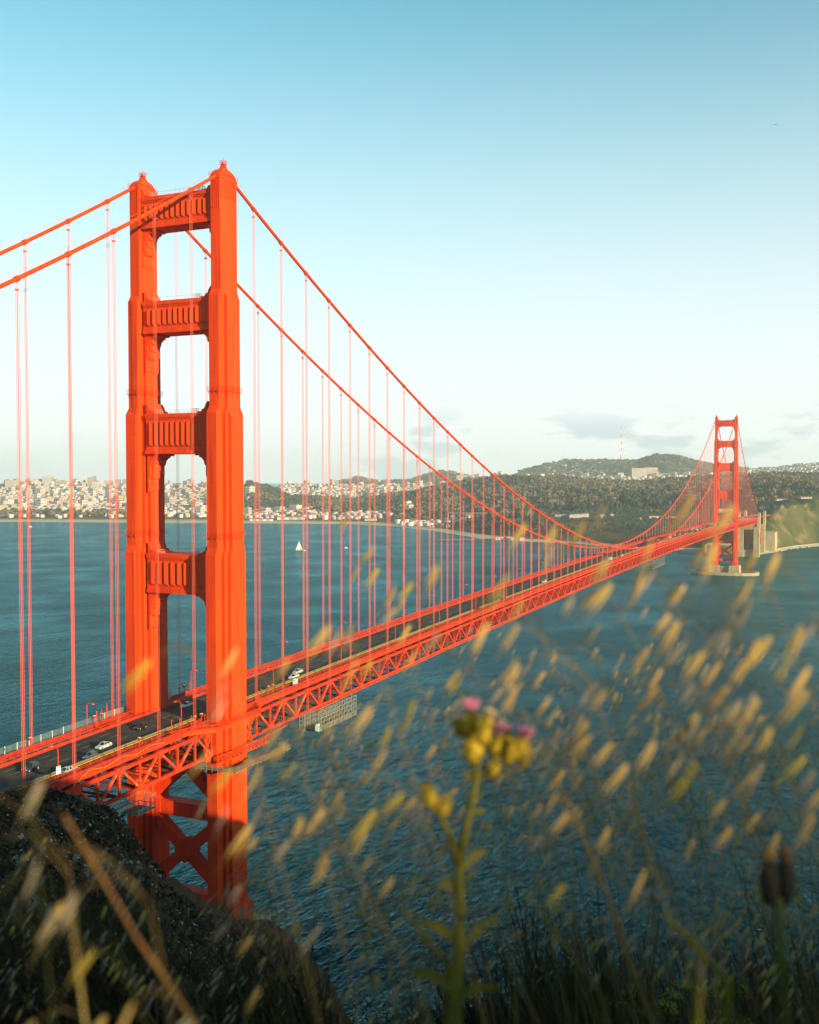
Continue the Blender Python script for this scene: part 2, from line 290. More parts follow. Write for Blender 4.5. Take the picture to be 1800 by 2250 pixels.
# ================================================================ the city side: one land mass with its ridges
# per photo column: shore row, end of the flat, slope, ridge1, dip, ridge2, dip, ridge3   (depth m, row or height)
def row(px, shore, flat, slope, r1, r2, r3):
    w0 = 141.5*FPX/(shore-1044.4)
    def z(e): return zpy(e[1], e[0]) if e[1] > 400 else e[1]
    c = [(w0-60,-6),(w0,0.2),(w0+(95 if px < 1560 else 26),2.3),(flat[0],z(flat)),(slope[0],z(slope)),(r1[0],z(r1)),((r1[0]+r2[0])/2,min(z(r1),z(r2))-14),(r2[0],z(r2)),((r2[0]+r3[0])/2,min(z(r2),z(r3))-20),(r3[0],z(r3)),(r3[0]+1500,z(r3)-120),(r3[0]+3000,-20)]
    return px, c
T = [row(-700,1146,(3400,5),(4000,30),(4900,1082),(5600,1072),(7000,1075)),
 row(0,1147,(3400,5),(4000,28),(4800,1082),(5600,1066),(7000,1072)),
 row(60,1147,(3400,5),(4000,28),(4800,1082),(5500,1062),(7000,1072)),
 row(250,1148,(3400,5),(4000,28),(4800,1086),(5600,1070),(7000,1075)),
 row(400,1149,(3400,5),(4000,25),(4700,1090),(5500,1066),(7000,1072)),
 row(500,1149.5,(3350,5),(3750,22),(4600,1088),(5400,1066),(7000,1072)),
 row(545,1150,(3300,5),(3600,20),(3950,1064),(5400,1072),(7000,1074)),
 row(590,1150,(3300,5),(3600,20),(3950,1076),(5400,1070),(7000,1072)),
 row(640,1150.5,(3250,5),(3600,22),(3950,1098),(5400,1068),(7000,1070)),
 row(740,1151.5,(3200,5),(3500,22),(3900,1103),(5400,1068),(7000,1060)),
 row(785,1152,(3150,5),(3500,22),(3900,1104),(5400,1069),(7000,1049)),
 row(840,1155,(3100,5),(3400,22),(3800,1098),(5300,1067),(7000,1060)),
 row(900,1160,(3000,5),(3300,25),(3700,1088),(5300,1068),(6800,1056)),
 row(960,1167,(2850,6),(3200,28),(3700,1074),(5200,1067),(6800,1037)),
 row(1010,1175,(2700,6),(3100,30),(3700,1067),(5200,1062),(6800,1040)),
 row(1050,1182,(2500,7),(3000,35),(3700,1060),(5100,1056),(6700,1052)),
 row(1100,1186,(2350,12),(2900,42),(3600,1057),(5000,1052),(6600,1048)),
 row(1150,1190,(2250,15),(2800,46),(3600,1057),(5000,1056),(6600,1036)),
 row(1200,1192,(2200,18),(2700,50),(3600,1056),(5000,1058),(6500,1022)),
 row(1240,1193,(2180,18),(2700,50),(3600,1057),(5000,1060),(6500,1014)),
 row(1285,1196,(2150,20),(2650,52),(3500,1063),(5000,1060),(6500,1014)),
 row(1330,1201,(2100,22),(2600,52),(3500,1066),(5000,1056),(6400,1014)),
 row(1400,1205,(2050,22),(2600,54),(3450,1068),(5000,1052),(6300,1016)),
 row(1440,1208,(2000,20),(2600,54),(3400,1064),(5000,1050),(6200,1003)),
 row(1490,1211,(1970,16),(2550,55),(3400,1060),(5000,1050),(6200,1004)),
 row(1540,1214,(1960,10),(2500,56),(3350,1057),(5000,1052),(6300,1018)),
 row(1600,1216,(1980,12),(2450,58),(3300,1055),(5000,1052),(6600,1030)),
 row(1660,1218,(1990,36),(2300,66),(3200,1053),(4900,1050),(7000,1032)),
 row(1700,1213,(2060,66),(2300,76),(3200,1054),(4900,1050),(7000,1028)),
 row(1750,1204,(2170,84),(2400,84),(3200,1054),(4900,1050),(7000,1022)),
 row(1800,1199,(2250,87),(2450,88),(3200,1058),(4900,1052),(7000,1019)),
 row(2100,1196,(2300,90),(2500,90),(3200,1058),(4900,1052),(7000,1024)),
 row(2800,1190,(2400,90),(2600,80),(3200,1062),(4900,1060),(7000,1040))]
TPX = np.array([t[0] for t in T], float); TW = np.array([[c[0] for c in t[1]] for t in T]); TZ = np.array([[c[1] for c in t[1]] for t in T])
def land(px, wd):
    px = np.atleast_1d(np.asarray(px, float)); wd = np.atleast_1d(np.asarray(wd, float)); z = np.empty(px.shape)
    cw = np.stack([np.interp(px, TPX, TW[:,k]) for k in range(TW.shape[1])], -1); cz = np.stack([np.interp(px, TPX, TZ[:,k]) for k in range(TW.shape[1])], -1)
    for i in range(len(px)): z[i] = np.interp(wd[i], cw[i], cz[i])
    x, y = far(px, wd)
    near = np.clip((wd-cw[:,2])/120, 0, 1)
    z += near*(vnoise(x/160, y/160, 5)*10*np.clip(z/60, .05, 1)+vnoise(x/45, y/45, 6)*5*np.clip(z/60, .03, 1))
    bl = np.clip((px-1645)/40, 0, 1)*np.clip((wd-cw[:,2])/25, 0, 1)*np.clip((cw[:,4]+60-wd)/120, 0, 1)
    z += bl*(vnoise(x/32, y/32, 12)*22+vnoise(x/13, y/13, 13)*9+vnoise(x/6, y/6, 14)*3)*np.clip(z/45, .05, 1)
    return z
pxs = np.concatenate([np.arange(-700,1500,14), np.arange(1500,1830,5), np.arange(1830,2801,25)]).astype(float)
q = np.linspace(0, 1, 7)[:-1]
rows = []
nk = TW.shape[1]
cwA = np.stack([np.interp(pxs, TPX, TW[:,k]) for k in range(nk)], -1)
sub = [1,2,18,10,14,8,8,8,8,8,4]
for k in range(nk-1):
    for j in range(sub[k]): rows.append(cwA[:,k]+(cwA[:,k+1]-cwA[:,k])*j/sub[k])
rows.append(cwA[:,-1]); WD = np.stack(rows)            # rows x columns
PX = np.broadcast_to(pxs, WD.shape); Z = land(PX.ravel(), WD.ravel()).reshape(WD.shape)
XX, YY = far(PX, WD); n0, n1 = WD.shape; idx = np.arange(n0*n1).reshape(n0, n1)
Fq = np.stack([idx[:-1,:-1], idx[:-1,1:], idx[1:,1:], idx[1:,:-1]], -1).reshape(-1, 4)
def land_mat():
    m = mat('land_grass_and_earth', (.034,.046,.012), .95, col2=(.095,.075,.025), scale=.012, coords='World', detail=8, spec=.1)
    t = m.node_tree; b = t.nodes['Principled BSDF']; ramp = [n for n in t.nodes if n.type == 'VALTORGB'][0]
    g = t.nodes.new('ShaderNodeNewGeometry'); sp = t.nodes.new('ShaderNodeSeparateXYZ'); t.links.new(g.outputs['Position'], sp.inputs[0])
    mr = t.nodes.new('ShaderNodeMapRange'); mr.inputs[1].default_value = 3.4; mr.inputs[2].default_value = 2.2; t.links.new(sp.outputs[2], mr.inputs[0])
    mx = t.nodes.new('ShaderNodeMix'); mx.data_type = 'RGBA'; t.links.new(mr.outputs[0], mx.inputs[0]); t.links.new(ramp.outputs[0], mx.inputs[6]); mx.inputs[7].default_value = (.46,.35,.24,1)
    # bare ochre earth on steep ground
    sn = t.nodes.new('ShaderNodeSeparateXYZ'); t.links.new(g.outputs['True Normal'], sn.inputs[0])
    st = t.nodes.new('ShaderNodeMapRange'); st.inputs[1].default_value = .88; st.inputs[2].default_value = .62; t.links.new(sn.outputs[2], st.inputs[0])
    nz = t.nodes.new('ShaderNodeTexNoise'); nz.inputs['Scale'].default_value = .03; nz.inputs['Detail'].default_value = 7; t.links.new(g.outputs['Position'], nz.inputs[0])
    r2 = t.nodes.new('ShaderNodeMapRange'); r2.inputs[1].default_value = .51; r2.inputs[2].default_value = .68; t.links.new(nz.outputs[0], r2.inputs[0])
    mu = t.nodes.new('ShaderNodeMath'); mu.operation = 'MULTIPLY'; t.links.new(st.outputs[0], mu.inputs[0]); t.links.new(r2.outputs[0], mu.inputs[1])
    m2 = t.nodes.new('ShaderNodeMix'); m2.data_type = 'RGBA'; t.links.new(mu.outputs[0], m2.inputs[0]); t.links.new(mx.outputs[2], m2.inputs[6]); m2.inputs[7].default_value = (.24,.145,.055,1)
    t.links.new(m2.outputs[2], b.inputs['Base Color'])
    return m
M['land'] = land_mat()
ld = big('terrain', np.stack([XX, YY, Z], -1).reshape(-1, 3), Fq, M['land'], smooth=True); tag(ld, kind='structure')
# white surf along the shore below the bluff and along the beach
def surf():
    mb = MB()
    for a, b_ in ((880,1120),(1500,1560),(1668,2000)):
        cols = np.arange(a, b_, 5)
        ws = np.interp(cols, TPX, TW[:,1])
        for i in range(len(cols)-1):
            o1 = -22-16*random.random() if a > 1400 else -8-5*random.random(); o2 = 6
            p = [far(cols[i], ws[i]+o1), far(cols[i+1], ws[i+1]+o1*.8), far(cols[i+1], ws[i+1]+o2), far(cols[i], ws[i]+o2)]
            if random.random() < .85: mb.add([(x, y, .25) for x, y in p], [(0,1,2,3)])
    return mb
M['foam'] = mat('sea_foam', (.55,.60,.60), .8, .1, .1)
tag(surf().build('surf', M['foam']), 'thin white surf breaking along the far shore', 'surf', kind='stuff')

# a few whitecaps on the near water
random.seed(3); mb = MB()
for k in range(46):
    p = unp(random.uniform(560, 1800), random.uniform(1300, 2200), 1.0)-CAM; t_ = -CAM[2]/p[2]; c = CAM+p*t_
    n = 7; L_, a0 = random.uniform(.5, 2.4), random.uniform(-.3, .3)+YAW
    vs = [(c[0]+math.cos(a)*L_*random.uniform(.5,1)*math.cos(a0)-math.sin(a)*.35*random.uniform(.4,1)*math.sin(a0), c[1]-math.cos(a)*L_*random.uniform(.5,1)*math.sin(a0)+math.sin(a)*.35*random.uniform(.4,1)*math.cos(a0), .2) for a in np.linspace(0, 6.28, n+1)[:-1]]
    mb.add(vs, [tuple(range(n))])
tag(mb.build('whitecaps', M['foam']), 'tiny white foam flecks on the open water', 'foam', kind='stuff')
# ================================================================ the suspension bridge
H, P, SPAN, SIDE = 13.716, 15.24, 1280.16, 343.0
Y0, Y1 = -SIDE, SPAN+SIDE
def zd(y):
    if y < 0: return 73.3+.0172*y
    if y > SPAN: return 73.3-.0172*(y-SPAN)
    s = y/SPAN; return 73.3+22.0*s*(1-s)
def zc(y):
    if 0 <= y <= SPAN: s = y/SPAN; return 225.3-4*143.3*s*(1-s)
    t = (-y if y < 0 else y-SPAN)/SIDE
    return 225.3+(77.6-225.3)*t-4*14.36*t*(1-t)
bridge = empty('suspension_bridge', (0,0,0), label='long orange suspension bridge with two stepped towers over the strait', cat='bridge')
O = M['orange']
def rect(x, y, z, a, b): return [(x-a,y-b,z),(x+a,y-b,z),(x+a,y+b,z),(x-a,y+b,z)]
def ring_rail(mb, x, y, z, a, b, h=1.1, post=1.6, r=.05):
    c = [(x-a,y-b),(x+a,y-b),(x+a,y+b),(x-a,y+b)]
    for i in range(4):
        p, q_ = c[i], c[(i+1)%4]
        for hh in (h*.5, h): mb.beam((*p,z+hh), (*q_,z+hh), 2*r, 2*r)
        n = max(1, round(math.dist(p, q_)/post))
        for k in range(n):
            t = k/n; mb.beam((p[0]+(q_[0]-p[0])*t, p[1]+(q_[1]-p[1])*t, z), (p[0]+(q_[0]-p[0])*t, p[1]+(q_[1]-p[1])*t, z+h), 2*r, 2*r)
def leg(side, ty, zb, label):
    x = H*side; mb = MB()
    def bar(rs): mb.loft([rect(x, ty, z, a, b) for z, a, b in rs])
    bar([(zb,2.6,8.9),(zb+5.5,2.6,8.9),(zb+7,1.62,7.5),(119.6,1.62,7.45),(121.6,1.61,6.65),(158.6,1.61,6.6),(160.6,1.6,5.2),(190.6,1.6,5.15),(192.4,1.59,4.05),(222.8,1.59,4.0)])
    bar([(zb,3.4,5.6),(zb+5.5,3.4,5.6),(zb+7,2.5,4.55),(119.4,2.5,4.5),(121.4,2.46,3.55),(158.4,2.46,3.5),(160.4,2.5,2.5),(190.2,2.48,2.45),(191.9,1.56,2.4)])
    bar([(zb,4.3,3.7),(zb+5.5,4.3,3.7),(zb+7,3.5,2.95),(119.2,3.5,2.9),(121.2,3.42,2.1),(157.6,3.42,2.05),(159.6,2.44,2.0)])
    lg = mb.build('tower_leg', O, bridge); tag(lg, label)
    # saddle housing on top: slim stepped dome along the cable
    mb = MB(); rs = [(222.5,1.75,4.25),(223.15,1.75,4.25),(223.2,1.6,4.05),(224.1,1.55,3.5),(225.0,1.4,2.6),(225.5,1.15,1.7),(225.7,.9,1.1),(227.0,.42,.5)]
    mb.loft([rect(x, ty, z, a, b) for z, a, b in rs]); mb.build('saddle_housing', O, lg)
    mb = MB(); mb.box(x, ty, 227.0, 1.5, 1.5, .08); ring_rail(mb, x, ty, 227.08, .75, .75, 1.0, .75, .035); mb.tube([(x,ty,227),(x,ty,229.2)], .05, 6)
    mb.tube([(x-.3,ty,227.1),(x-.3,ty,227.9)], .22, 8); mb.build('beacon_platform', O, lg)
    mb = MB(); ring_rail(mb, x, ty, 223.15, 1.85, 4.4, 1.0, 1.5, .03); mb.build('top_railing', O, lg)
    # vertical fins under the housing
    for k in range(5):
        f = MB().box(x-1.3+k*.65, ty-4.12, 214.6, .26, .22, 7.8).build('fin', O, lg)
    for k in range(9):
        MB().box(x+1.66*side*1.0+.0, ty-3.4+k*.85, 217.6, .12, .40, 4.6).build('fin', O, lg)
    # inspection galleries hugging the stepped plan
    for z, rs_ in ((124.4,((1.6,6.65),(2.5,3.55),(3.45,2.1))),(164.6,((1.6,5.2),(2.5,2.5)))):
        mb = MB()
        for i, (a, b) in enumerate(rs_):
            e_ = .42; mb.box(x, ty, z+.01*i, 2*(a+e_), 2*(b+e_), .14); ring_rail(mb, x, ty, z+.15+.01*i, a+e_, b+e_, 1.15, 1.3, .035)
            for k in (-1,0,1):
                mb.beam((x+a*k, ty-b-e_, z), (x+a*k, ty-b, z-.9), .1, .1); mb.beam((x+side*(a+e_), ty+b*.8*k, z), (x+side*a, ty+b*.8*k, z-.9), .1, .1)
        mb.build('inspection_gallery', O, lg)
    return lg
STRUTS = [(211.2,219.9,3.1,12,1.58),(181.6,190.5,3.4,11,2.47),(147.6,158.8,4.0,10,3.4),(108.2,119.2,4.0,8,3.5)]
def flute_mesh(wd, ht, dp=.55):
    a = wd/2
    return MB().add([(-a,0,0),(a,0,0),(a,0,ht),(-a,0,ht),(-a*.62,-dp,wd*.45),(-a*.62,-dp,ht-.3)], [(4,1,2,5),(0,4,5,3),(0,1,4),(3,5,2)]).build('flute', O, link=False)
def portal(ty, z0, z1, d, n, inn, label):
    xi = H-inn+.02; mb = MB()
    mb.prism([(-xi,z0),(xi,z0),(xi,z1),(-xi,z1)], ty-d, ty+d)
    mb.prism([(-xi,z1-1.05),(xi,z1-1.05),(xi,z1+.05),(-xi,z1+.05)], ty-d-.42, ty+d+.42)
    mb.prism([(-xi,z1-1.5),(xi,z1-1.5),(xi,z1-1.06),(-xi,z1-1.06)], ty-d-.2, ty+d+.2)
    mb.prism([(-xi,z0-.05),(xi,z0-.05),(xi,z0+.75),(-xi,z0+.75)], ty-d-.42, ty+d+.42)
    mb.prism([(-xi,z0+.76),(xi,z0+.76),(xi,z0+1.2),(-xi,z0+1.2)], ty-d-.2, ty+d+.2)
    st = mb.build('portal_strut', O, bridge); tag(st, label)
    wd = (2*xi-2.4)/n; ht = z1-z0-4.0; me = flute_mesh(wd*.96, ht)
    for k in range(n): place('flute', me, st, (-xi+1.2+wd*(k+.5), ty-d-.003, z0+1.9))
    for s in (-1, 1):                      # stepped corbels below, stepped haunches above
        X = lambda o: s*(xi-o)
        poly = [(X(-.05),z0-11),(X(.38),z0-10.2),(X(.38),z0-6.6),(X(.75),z0-6.2),(X(.75),z0-3.4),(X(1.15),z0-3.1),(X(1.5),z0-1.9),(X(2.3),z0-1.15),(X(2.9),z0-1.05),(X(2.9),z0-.6),(X(4.3),z0-.55),(X(4.3),z0-.03),(X(-.05),z0-.03)]
        c = MB().prism(poly, ty-d+.55, ty+d-.55).build('corbel', O, st)
        q_ = [(X(-.05),z0-7.6),(X(1.0),z0-6.9),(X(1.0),z0-5.0),(X(1.3),z0-4.8),(X(1.3),z0-2.9),(X(1.9),z0-2.6),(X(1.9),z0-1.3),(X(-.05),z0-1.3)]
        MB().prism(q_, ty-d*.62, ty+d*.30).build('corbel', O, st)
        poly = [(X(-.05),z1+.06),(X(3.6),z1+.06),(X(3.2),z1+.45),(X(2.0),z1+.5),(X(1.7),z1+1.1),(X(1.0),z1+1.25),(X(.7),z1+2.1),(X(-.05),z1+3.2)]
        MB().prism(poly, ty-d+.3, ty+d-.3).build('haunch', O, st)
        mb = MB(); ring_rail(mb, s*(xi-4.2), ty-d+.6, z1+.06, .9, .5, 1.2, .8, .04); mb.build('hatch_railing', M['galv'], st)
    mb = MB()
    for yy in (ty-d-.3, ty+d+.3):
        for k in range(13): mb.beam((-9+1.5*k,yy,z1+.05), (-9+1.5*k,yy,z1+1.05), .04, .04)
        mb.beam((-9,yy,z1+1.05), (9,yy,z1+1.05), .05, .05)
    mb.build('railing', O, st)
def brace_set(ty, zb, who):
    xi = H-1.4
    def mem(p, q_, wd, ht): return MB().beam(p, q_, ht, wd, up=(0,1,0)).build('tower_brace', O, bridge)
    def bar(x0, z0, x1, z1, wd, d=4.6):
        L_ = math.hypot(x1-x0, z1-z0); nx, nz = -(z1-z0)/L_*wd/2, (x1-x0)/L_*wd/2
        return MB().prism([(x0+nx,z0+nz),(x1+nx,z1+nz),(x1-nx,z1-nz),(x0-nx,z0-nz)], ty-d/2, ty+d/2).build('tower_brace', O, bridge)
    bar(-xi, 46.0, xi, 46.0, 4.0, 4.2); bar(-xi, 20.8, xi, 20.8, 3.8, 4.2)
    bar(-xi, 24.0, xi, 44.0, 3.0, 3.4); bar(-xi, 43.9, xi, 23.9, 3.0, 3.0)
    bar(-xi, 48.2, 0, 59.0, 2.9, 3.4); bar(xi, 48.2, 0, 59.0, 2.9, 3.0); bar(0, 59, -xi, 69, 2.9, 2.8); bar(0, 59, xi, 69, 2.9, 2.6)
    MB().prism([(-3.4,34),(0,37.6),(3.4,34),(0,30.4)], ty-1.9, ty+1.9).build('gusset_plate', O, bridge)
    for s in (-1, 1):
        MB().prism([(s*xi,49.5),(s*(xi-4.5),47.9),(s*(xi-4.5),44.1),(s*xi,42.5)], ty-2.25, ty+2.25).build('gusset_plate', O, bridge)
for ty, zb, who in ((0., 13., 'near'), (SPAN, 12.5, 'far')):
    leg(1, ty, zb, f'west leg of the {who} tower'); leg(-1, ty, zb, f'east leg of the {who} tower')
    for i, (z0, z1, d, n, inn) in enumerate(STRUTS):
        portal(ty, z0, z1, d, n, inn, f'{("top","second","third","lowest")[i]} fluted strut of the {who} tower')
    brace_set(ty, zb, who)
    # concrete pier
    mb = MB()
    for s in (-1, 1): mb.loft([rect(H*s, ty, z, a, b) for z, a, b in ((-8,7.6,13.5),(11.2,7.0,12.6),(11.7,6.6,12.2),(12.9 if ty > 1 else 13.2,6.6,12.2))])
    mb.loft([rect(0, ty, z, 9, b) for z, b in ((-8,9.5),(11.4,9.0))])
    for k in range(9): mb.box(-8+2*k, ty-9.2, 1, .8, .7, 9.6)
    pr = mb.build('tower_pier', M['concrete'], bridge); tag(pr, f'pale concrete pier under the {who} tower')
    if ty > 1:
        mb = MB(); nn = 48; o, i_ = [], []
        for k in range(nn):
            a = 2*math.pi*k/nn; o.append((47*math.copysign(abs(math.cos(a))**.8, math.cos(a)), 25*math.copysign(abs(math.sin(a))**.8, math.sin(a))))
        for z0, z1, k0, k1 in ((-6,4.2,1,.93),):
            vs = []
            for sc_, z in ((1,z0),(1,z1),(.92,z1),(.92,z0)): vs += [(x*sc_, ty+y*sc_, z) for x, y in o]
            mb.add(vs, [(r_*nn+i, r_*nn+(i+1)%nn, (r_+1)%4*nn+(i+1)%nn, (r_+1)%4*nn+i) for r_ in range(4) for i in range(nn)])
        tag(mb.build('pier_fender', M['concrete'], bridge), 'oval concrete fender ring round the far pier')

# ---------------------------------------------------------------- cables and suspenders
def ysteps(a, b, st): n = max(2, round(abs(b-a)/st)); return [a+(b-a)*k/n for k in range(n+1)]
band_me = MB().tube([(0,-.62,0),(0,-.55,0),(0,.55,0),(0,.62,0)], [.5,.62,.62,.5], 10).build('cable_band', O, link=False)
for s in (1, -1):
    ys = ysteps(Y0, 0, 7.62)[:-1]+ysteps(0, SPAN, 7.62)+ysteps(SPAN, Y1, 7.62)[1:]
    c = MB().tube([(H*s, y, zc(y)) for y in ys], .47, 12).build('main_cable', O, bridge, smooth=True)
    tag(c, 'west main cable' if s > 0 else 'east main cable')
    for o in (-.38, .38): MB().tube([(H*s+o, y, zc(y)+1.35) for y in ys], .02, 4).build('hand_rope', M['rope'], c)
    for k in range(-21, 106):
        y = k*P
        if k in (0, 84) or y < -330 or y > Y1-10 or abs(y-SPAN) < 5: continue
        dz = (zc(y+1)-zc(y-1))/2
        place('cable_band', band_me, c, (H*s, y, zc(y)), (math.atan(dz), 0, 0))
        if zc(y)-zd(y) < 3: continue
        mb = MB(); top = zc(y)+.1; bot = zd(y)-.6; near = y < 620
        if near:
            for a in (-.2, .2):
                for b in (-.27, .27):
                    mb.tube([(H*s+a*2.2, y+b, top), (H*s+a, y+b, top-2.2), (H*s+a, y+b, bot)], .044, 5)
            mb.box(H*s, y, top-2.5, .6, .75, .25)
        else:
            for b in (-.25, .25): mb.tube([(H*s, y+b, top), (H*s, y+b, bot)], .075, 4)
        mb.build('suspender', M['rope'], bridge)

# ---------------------------------------------------------------- deck
def strip(prof, ys, name, m, parent=None, close=True):     # profile of (x, dz) swept along the road line
    parent = bridge if parent is None else parent
    rings = [[(x, y, zd(y)+dz) for x, dz in prof] for y in ys]
    return MB().loft(rings).build(name, m, parent)
YS = ysteps(Y0, 0, P)[:-1]+ysteps(0, SPAN, P)+ysteps(SPAN, Y1+330, P)[1:]
road = strip([(-9.5,0),(-9.5,-.5),(9.5,-.5),(9.5,0)], YS, 'roadway', M['asphalt']); tag(road, 'dark asphalt roadway across the deck')
for s in (-1, 1):
    wk = strip([(s*9.9,.25),(s*9.9,-.4),(s*13.0,-.4),(s*13.0,.25)], YS, 'sidewalk', M['walk'])
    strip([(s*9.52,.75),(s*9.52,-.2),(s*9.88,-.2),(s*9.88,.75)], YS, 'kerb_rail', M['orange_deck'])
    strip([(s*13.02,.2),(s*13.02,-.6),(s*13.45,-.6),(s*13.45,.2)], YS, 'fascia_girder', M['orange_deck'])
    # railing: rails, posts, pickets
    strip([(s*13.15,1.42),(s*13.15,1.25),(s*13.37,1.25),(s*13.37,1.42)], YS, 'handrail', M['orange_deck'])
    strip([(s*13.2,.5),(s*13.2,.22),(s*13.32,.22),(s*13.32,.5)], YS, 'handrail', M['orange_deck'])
    mb = MB(); y = -120.
    while y < Y1+200:
        if abs(y) > 10 and abs(y-SPAN) > 10:
            z = zd(y); big_post = round(y/.3) % 13 == 0
            wd = .26 if big_post else (.13 if y < 260 else .3)
            mb.box(s*13.26, y, z+.2, wd, wd, 1.3 if big_post else 1.06)
        y += .3 if y < 260 else (.9 if y < 700 else 1.8)
    tag(mb.build('railing_pickets', M['orange_deck'], bridge), kind='stuff')
    mb = MB(); y = -120.
    while y < 700: mb.box(s*9.95, y, zd(y)+.2, .12, .2, 1.0); y += 3.81
    mb2 = strip([(s*9.92,1.2),(s*9.92,1.12),(s*10.0,1.12),(s*10.0,1.2)], [v for v in YS if -130 < v < 720], 'pipe_rail', O)
    tag(mb.build('rail_posts', O, bridge), kind='stuff')
# lane dashes
mb = MB(); y = -150.
while y < Y1:
    for x in (-6.3, -3.15, 0, 3.15): mb.add([(x-.07,y,zd(y)+.006),(x+.07,y,zd(y)+.006),(x+.07,y+3.6,zd(y+3.6)+.006),(x-.07,y+3.6,zd(y+3.6)+.006)], [(0,1,2,3)])
    y += 11.0
tag(mb.build('lane_markings', M['dash'], road), kind='stuff')
# moveable median barrier with a yellow foot
mb = MB(); y = -150.
while y < 400: mb.box(6.3, y+.5, zd(y)+.02, .34, .94, .84, 0); y += 1.0
while y < Y1: mb.box(6.3, y+3.8, zd(y)+.02, .36, 7.5, .86, 0); y += 7.62
tag(mb.build('median_barrier', M['barrier'], bridge), 'tan segmented barrier between the traffic lanes', kind='stuff')
strip([(6.06,.2),(6.06,.01),(6.54,.01),(6.54,.2)], [v for v in YS if -160 < v < Y1], 'barrier_foot', M['yellow'])

# ---------------------------------------------------------------- stiffening trusses
OW = M['orange_worn']
for s in (1, -1):
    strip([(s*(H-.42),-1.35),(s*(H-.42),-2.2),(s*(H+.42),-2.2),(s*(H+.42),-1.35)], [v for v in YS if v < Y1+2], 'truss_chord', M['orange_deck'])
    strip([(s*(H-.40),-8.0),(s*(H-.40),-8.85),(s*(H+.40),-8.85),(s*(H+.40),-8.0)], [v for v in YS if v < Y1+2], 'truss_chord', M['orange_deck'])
farM = MB(); nd = 0; OD = M['orange_dark']
for k in range(-14, 212):
    y = k*7.62
    if abs(y) < 6 or abs(y-SPAN) < 6 or y > Y1: continue
    for s in (1, -1):
        zt, zb_ = zd(y)-1.5, zd(y)-8.4; y2 = y+7.62
        zt2, zb2 = zd(y2)-1.5, zd(y2)-8.4
        own = (s > 0 and y < 760) or (s < 0 and -110 < y < 190)
        up = k % 2 == 0
        p, q_ = ((H*s,y,zt),(H*s,y2,zb2)) if up else ((H*s,y,zb_),(H*s,y2,zt2))
        diag = abs(y2) > 6 and abs(y2-SPAN) > 6
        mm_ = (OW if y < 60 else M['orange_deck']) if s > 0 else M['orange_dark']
        if own:
            v = MB()
            for o in (-.24, .24): v.beam((H*s,y+o,zb_),(H*s,y+o,zt),.5,.10, up=(0,1,0))
            v.beam((H*s,y,zb_),(H*s,y,zt),.12,.4, up=(0,1,0)); v.build('truss_vertical', mm_, bridge)
            if diag:
                v = MB(); v.beam(p, q_, .62, .55, up=(1,0,0)); v.build('truss_diagonal', mm_, bridge)
            if s > 0 and y < 400:
                zz = zt if up else zb_
                MB().prism([(y-1.5,-.45),(y+1.5,-.45),(y+.9,.7),(y-.9,.7)], -.46, .46).build('gusset_plate', O, bridge, loc=(H*s, 0, zz), rot=(0,0,0)) if False else None
                mb = MB(); sg = -1 if up else 1
                mb.add([(H*s+o,y+a,zz+sg*b) for o in (-.47,.47) for a, b in ((-1.6,-.4),(1.6,-.4),(1.1,1.2),(.3,1.6),(-.3,1.6),(-1.1,1.2))],
                       [(0,1,2,3,4,5),(11,10,9,8,7,6)]+[(i,(i+1)%6,(i+1)%6+6,i+6) for i in range(6)])
                mb.build('gusset_plate', M['orange_deck'], bridge)
        else:
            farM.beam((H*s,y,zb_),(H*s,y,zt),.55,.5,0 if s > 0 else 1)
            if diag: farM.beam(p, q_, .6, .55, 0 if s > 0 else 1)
    # floor beam, brackets and bottom laterals
    z = zd(y)
    fb = MB(); fb.box(0, y, z-2.5, 2*H-.9, .45, 1.9); fb.box(0, y, z-8.7, 2*H-.9, .4, .5)
    if y < 600: fb.beam((-H,y,z-8.45),(H,y+7.62,zd(y+7.62)-8.45),.35,.35); fb.beam((H,y,z-8.5),(-H,y+7.62,zd(y+7.62)-8.5),.35,.35)
    for x in (-8,-4,4,8): fb.beam((x,y,z-2.6),(x+(2 if x < 0 else -2),y,z-8.2),.25,.25)
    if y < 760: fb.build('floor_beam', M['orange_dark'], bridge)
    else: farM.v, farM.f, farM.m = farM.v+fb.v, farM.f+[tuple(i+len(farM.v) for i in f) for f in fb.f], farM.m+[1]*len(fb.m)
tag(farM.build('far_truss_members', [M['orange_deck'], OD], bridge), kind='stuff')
# inspection walk and stringers under the west truss
strip([(H+.5,-8.6),(H+.5,-8.75),(H+1.7,-8.75),(H+1.7,-8.6)], [v for v in YS if 40 < v < 1250], 'inspection_walk', OW)
mb = MB(); y = 45.
while y < 700:
    mb.beam((H+1.65,y,zd(y)-8.7),(H+1.65,y,zd(y)-7.5),.08,.08); y += 2.54 if y < 300 else 7.62
tag(mb.build('inspection_rail', M['rope'], bridge), kind='stuff')
strip([(H+1.62,-7.5),(H+1.62,-7.58),(H+1.70,-7.58),(H+1.70,-7.5)], [v for v in YS if 40 < v < 1250], 'inspection_handrail', M['rope'])
for x in (-7.5,-4.5,-1.5,1.5,4.5,7.5): strip([(x-.15,-.52),(x-.15,-1.4),(x+.15,-1.4),(x+.15,-.52)], [v for v in YS if -150 < v < Y1], 'stringer', M['orange_dark'])
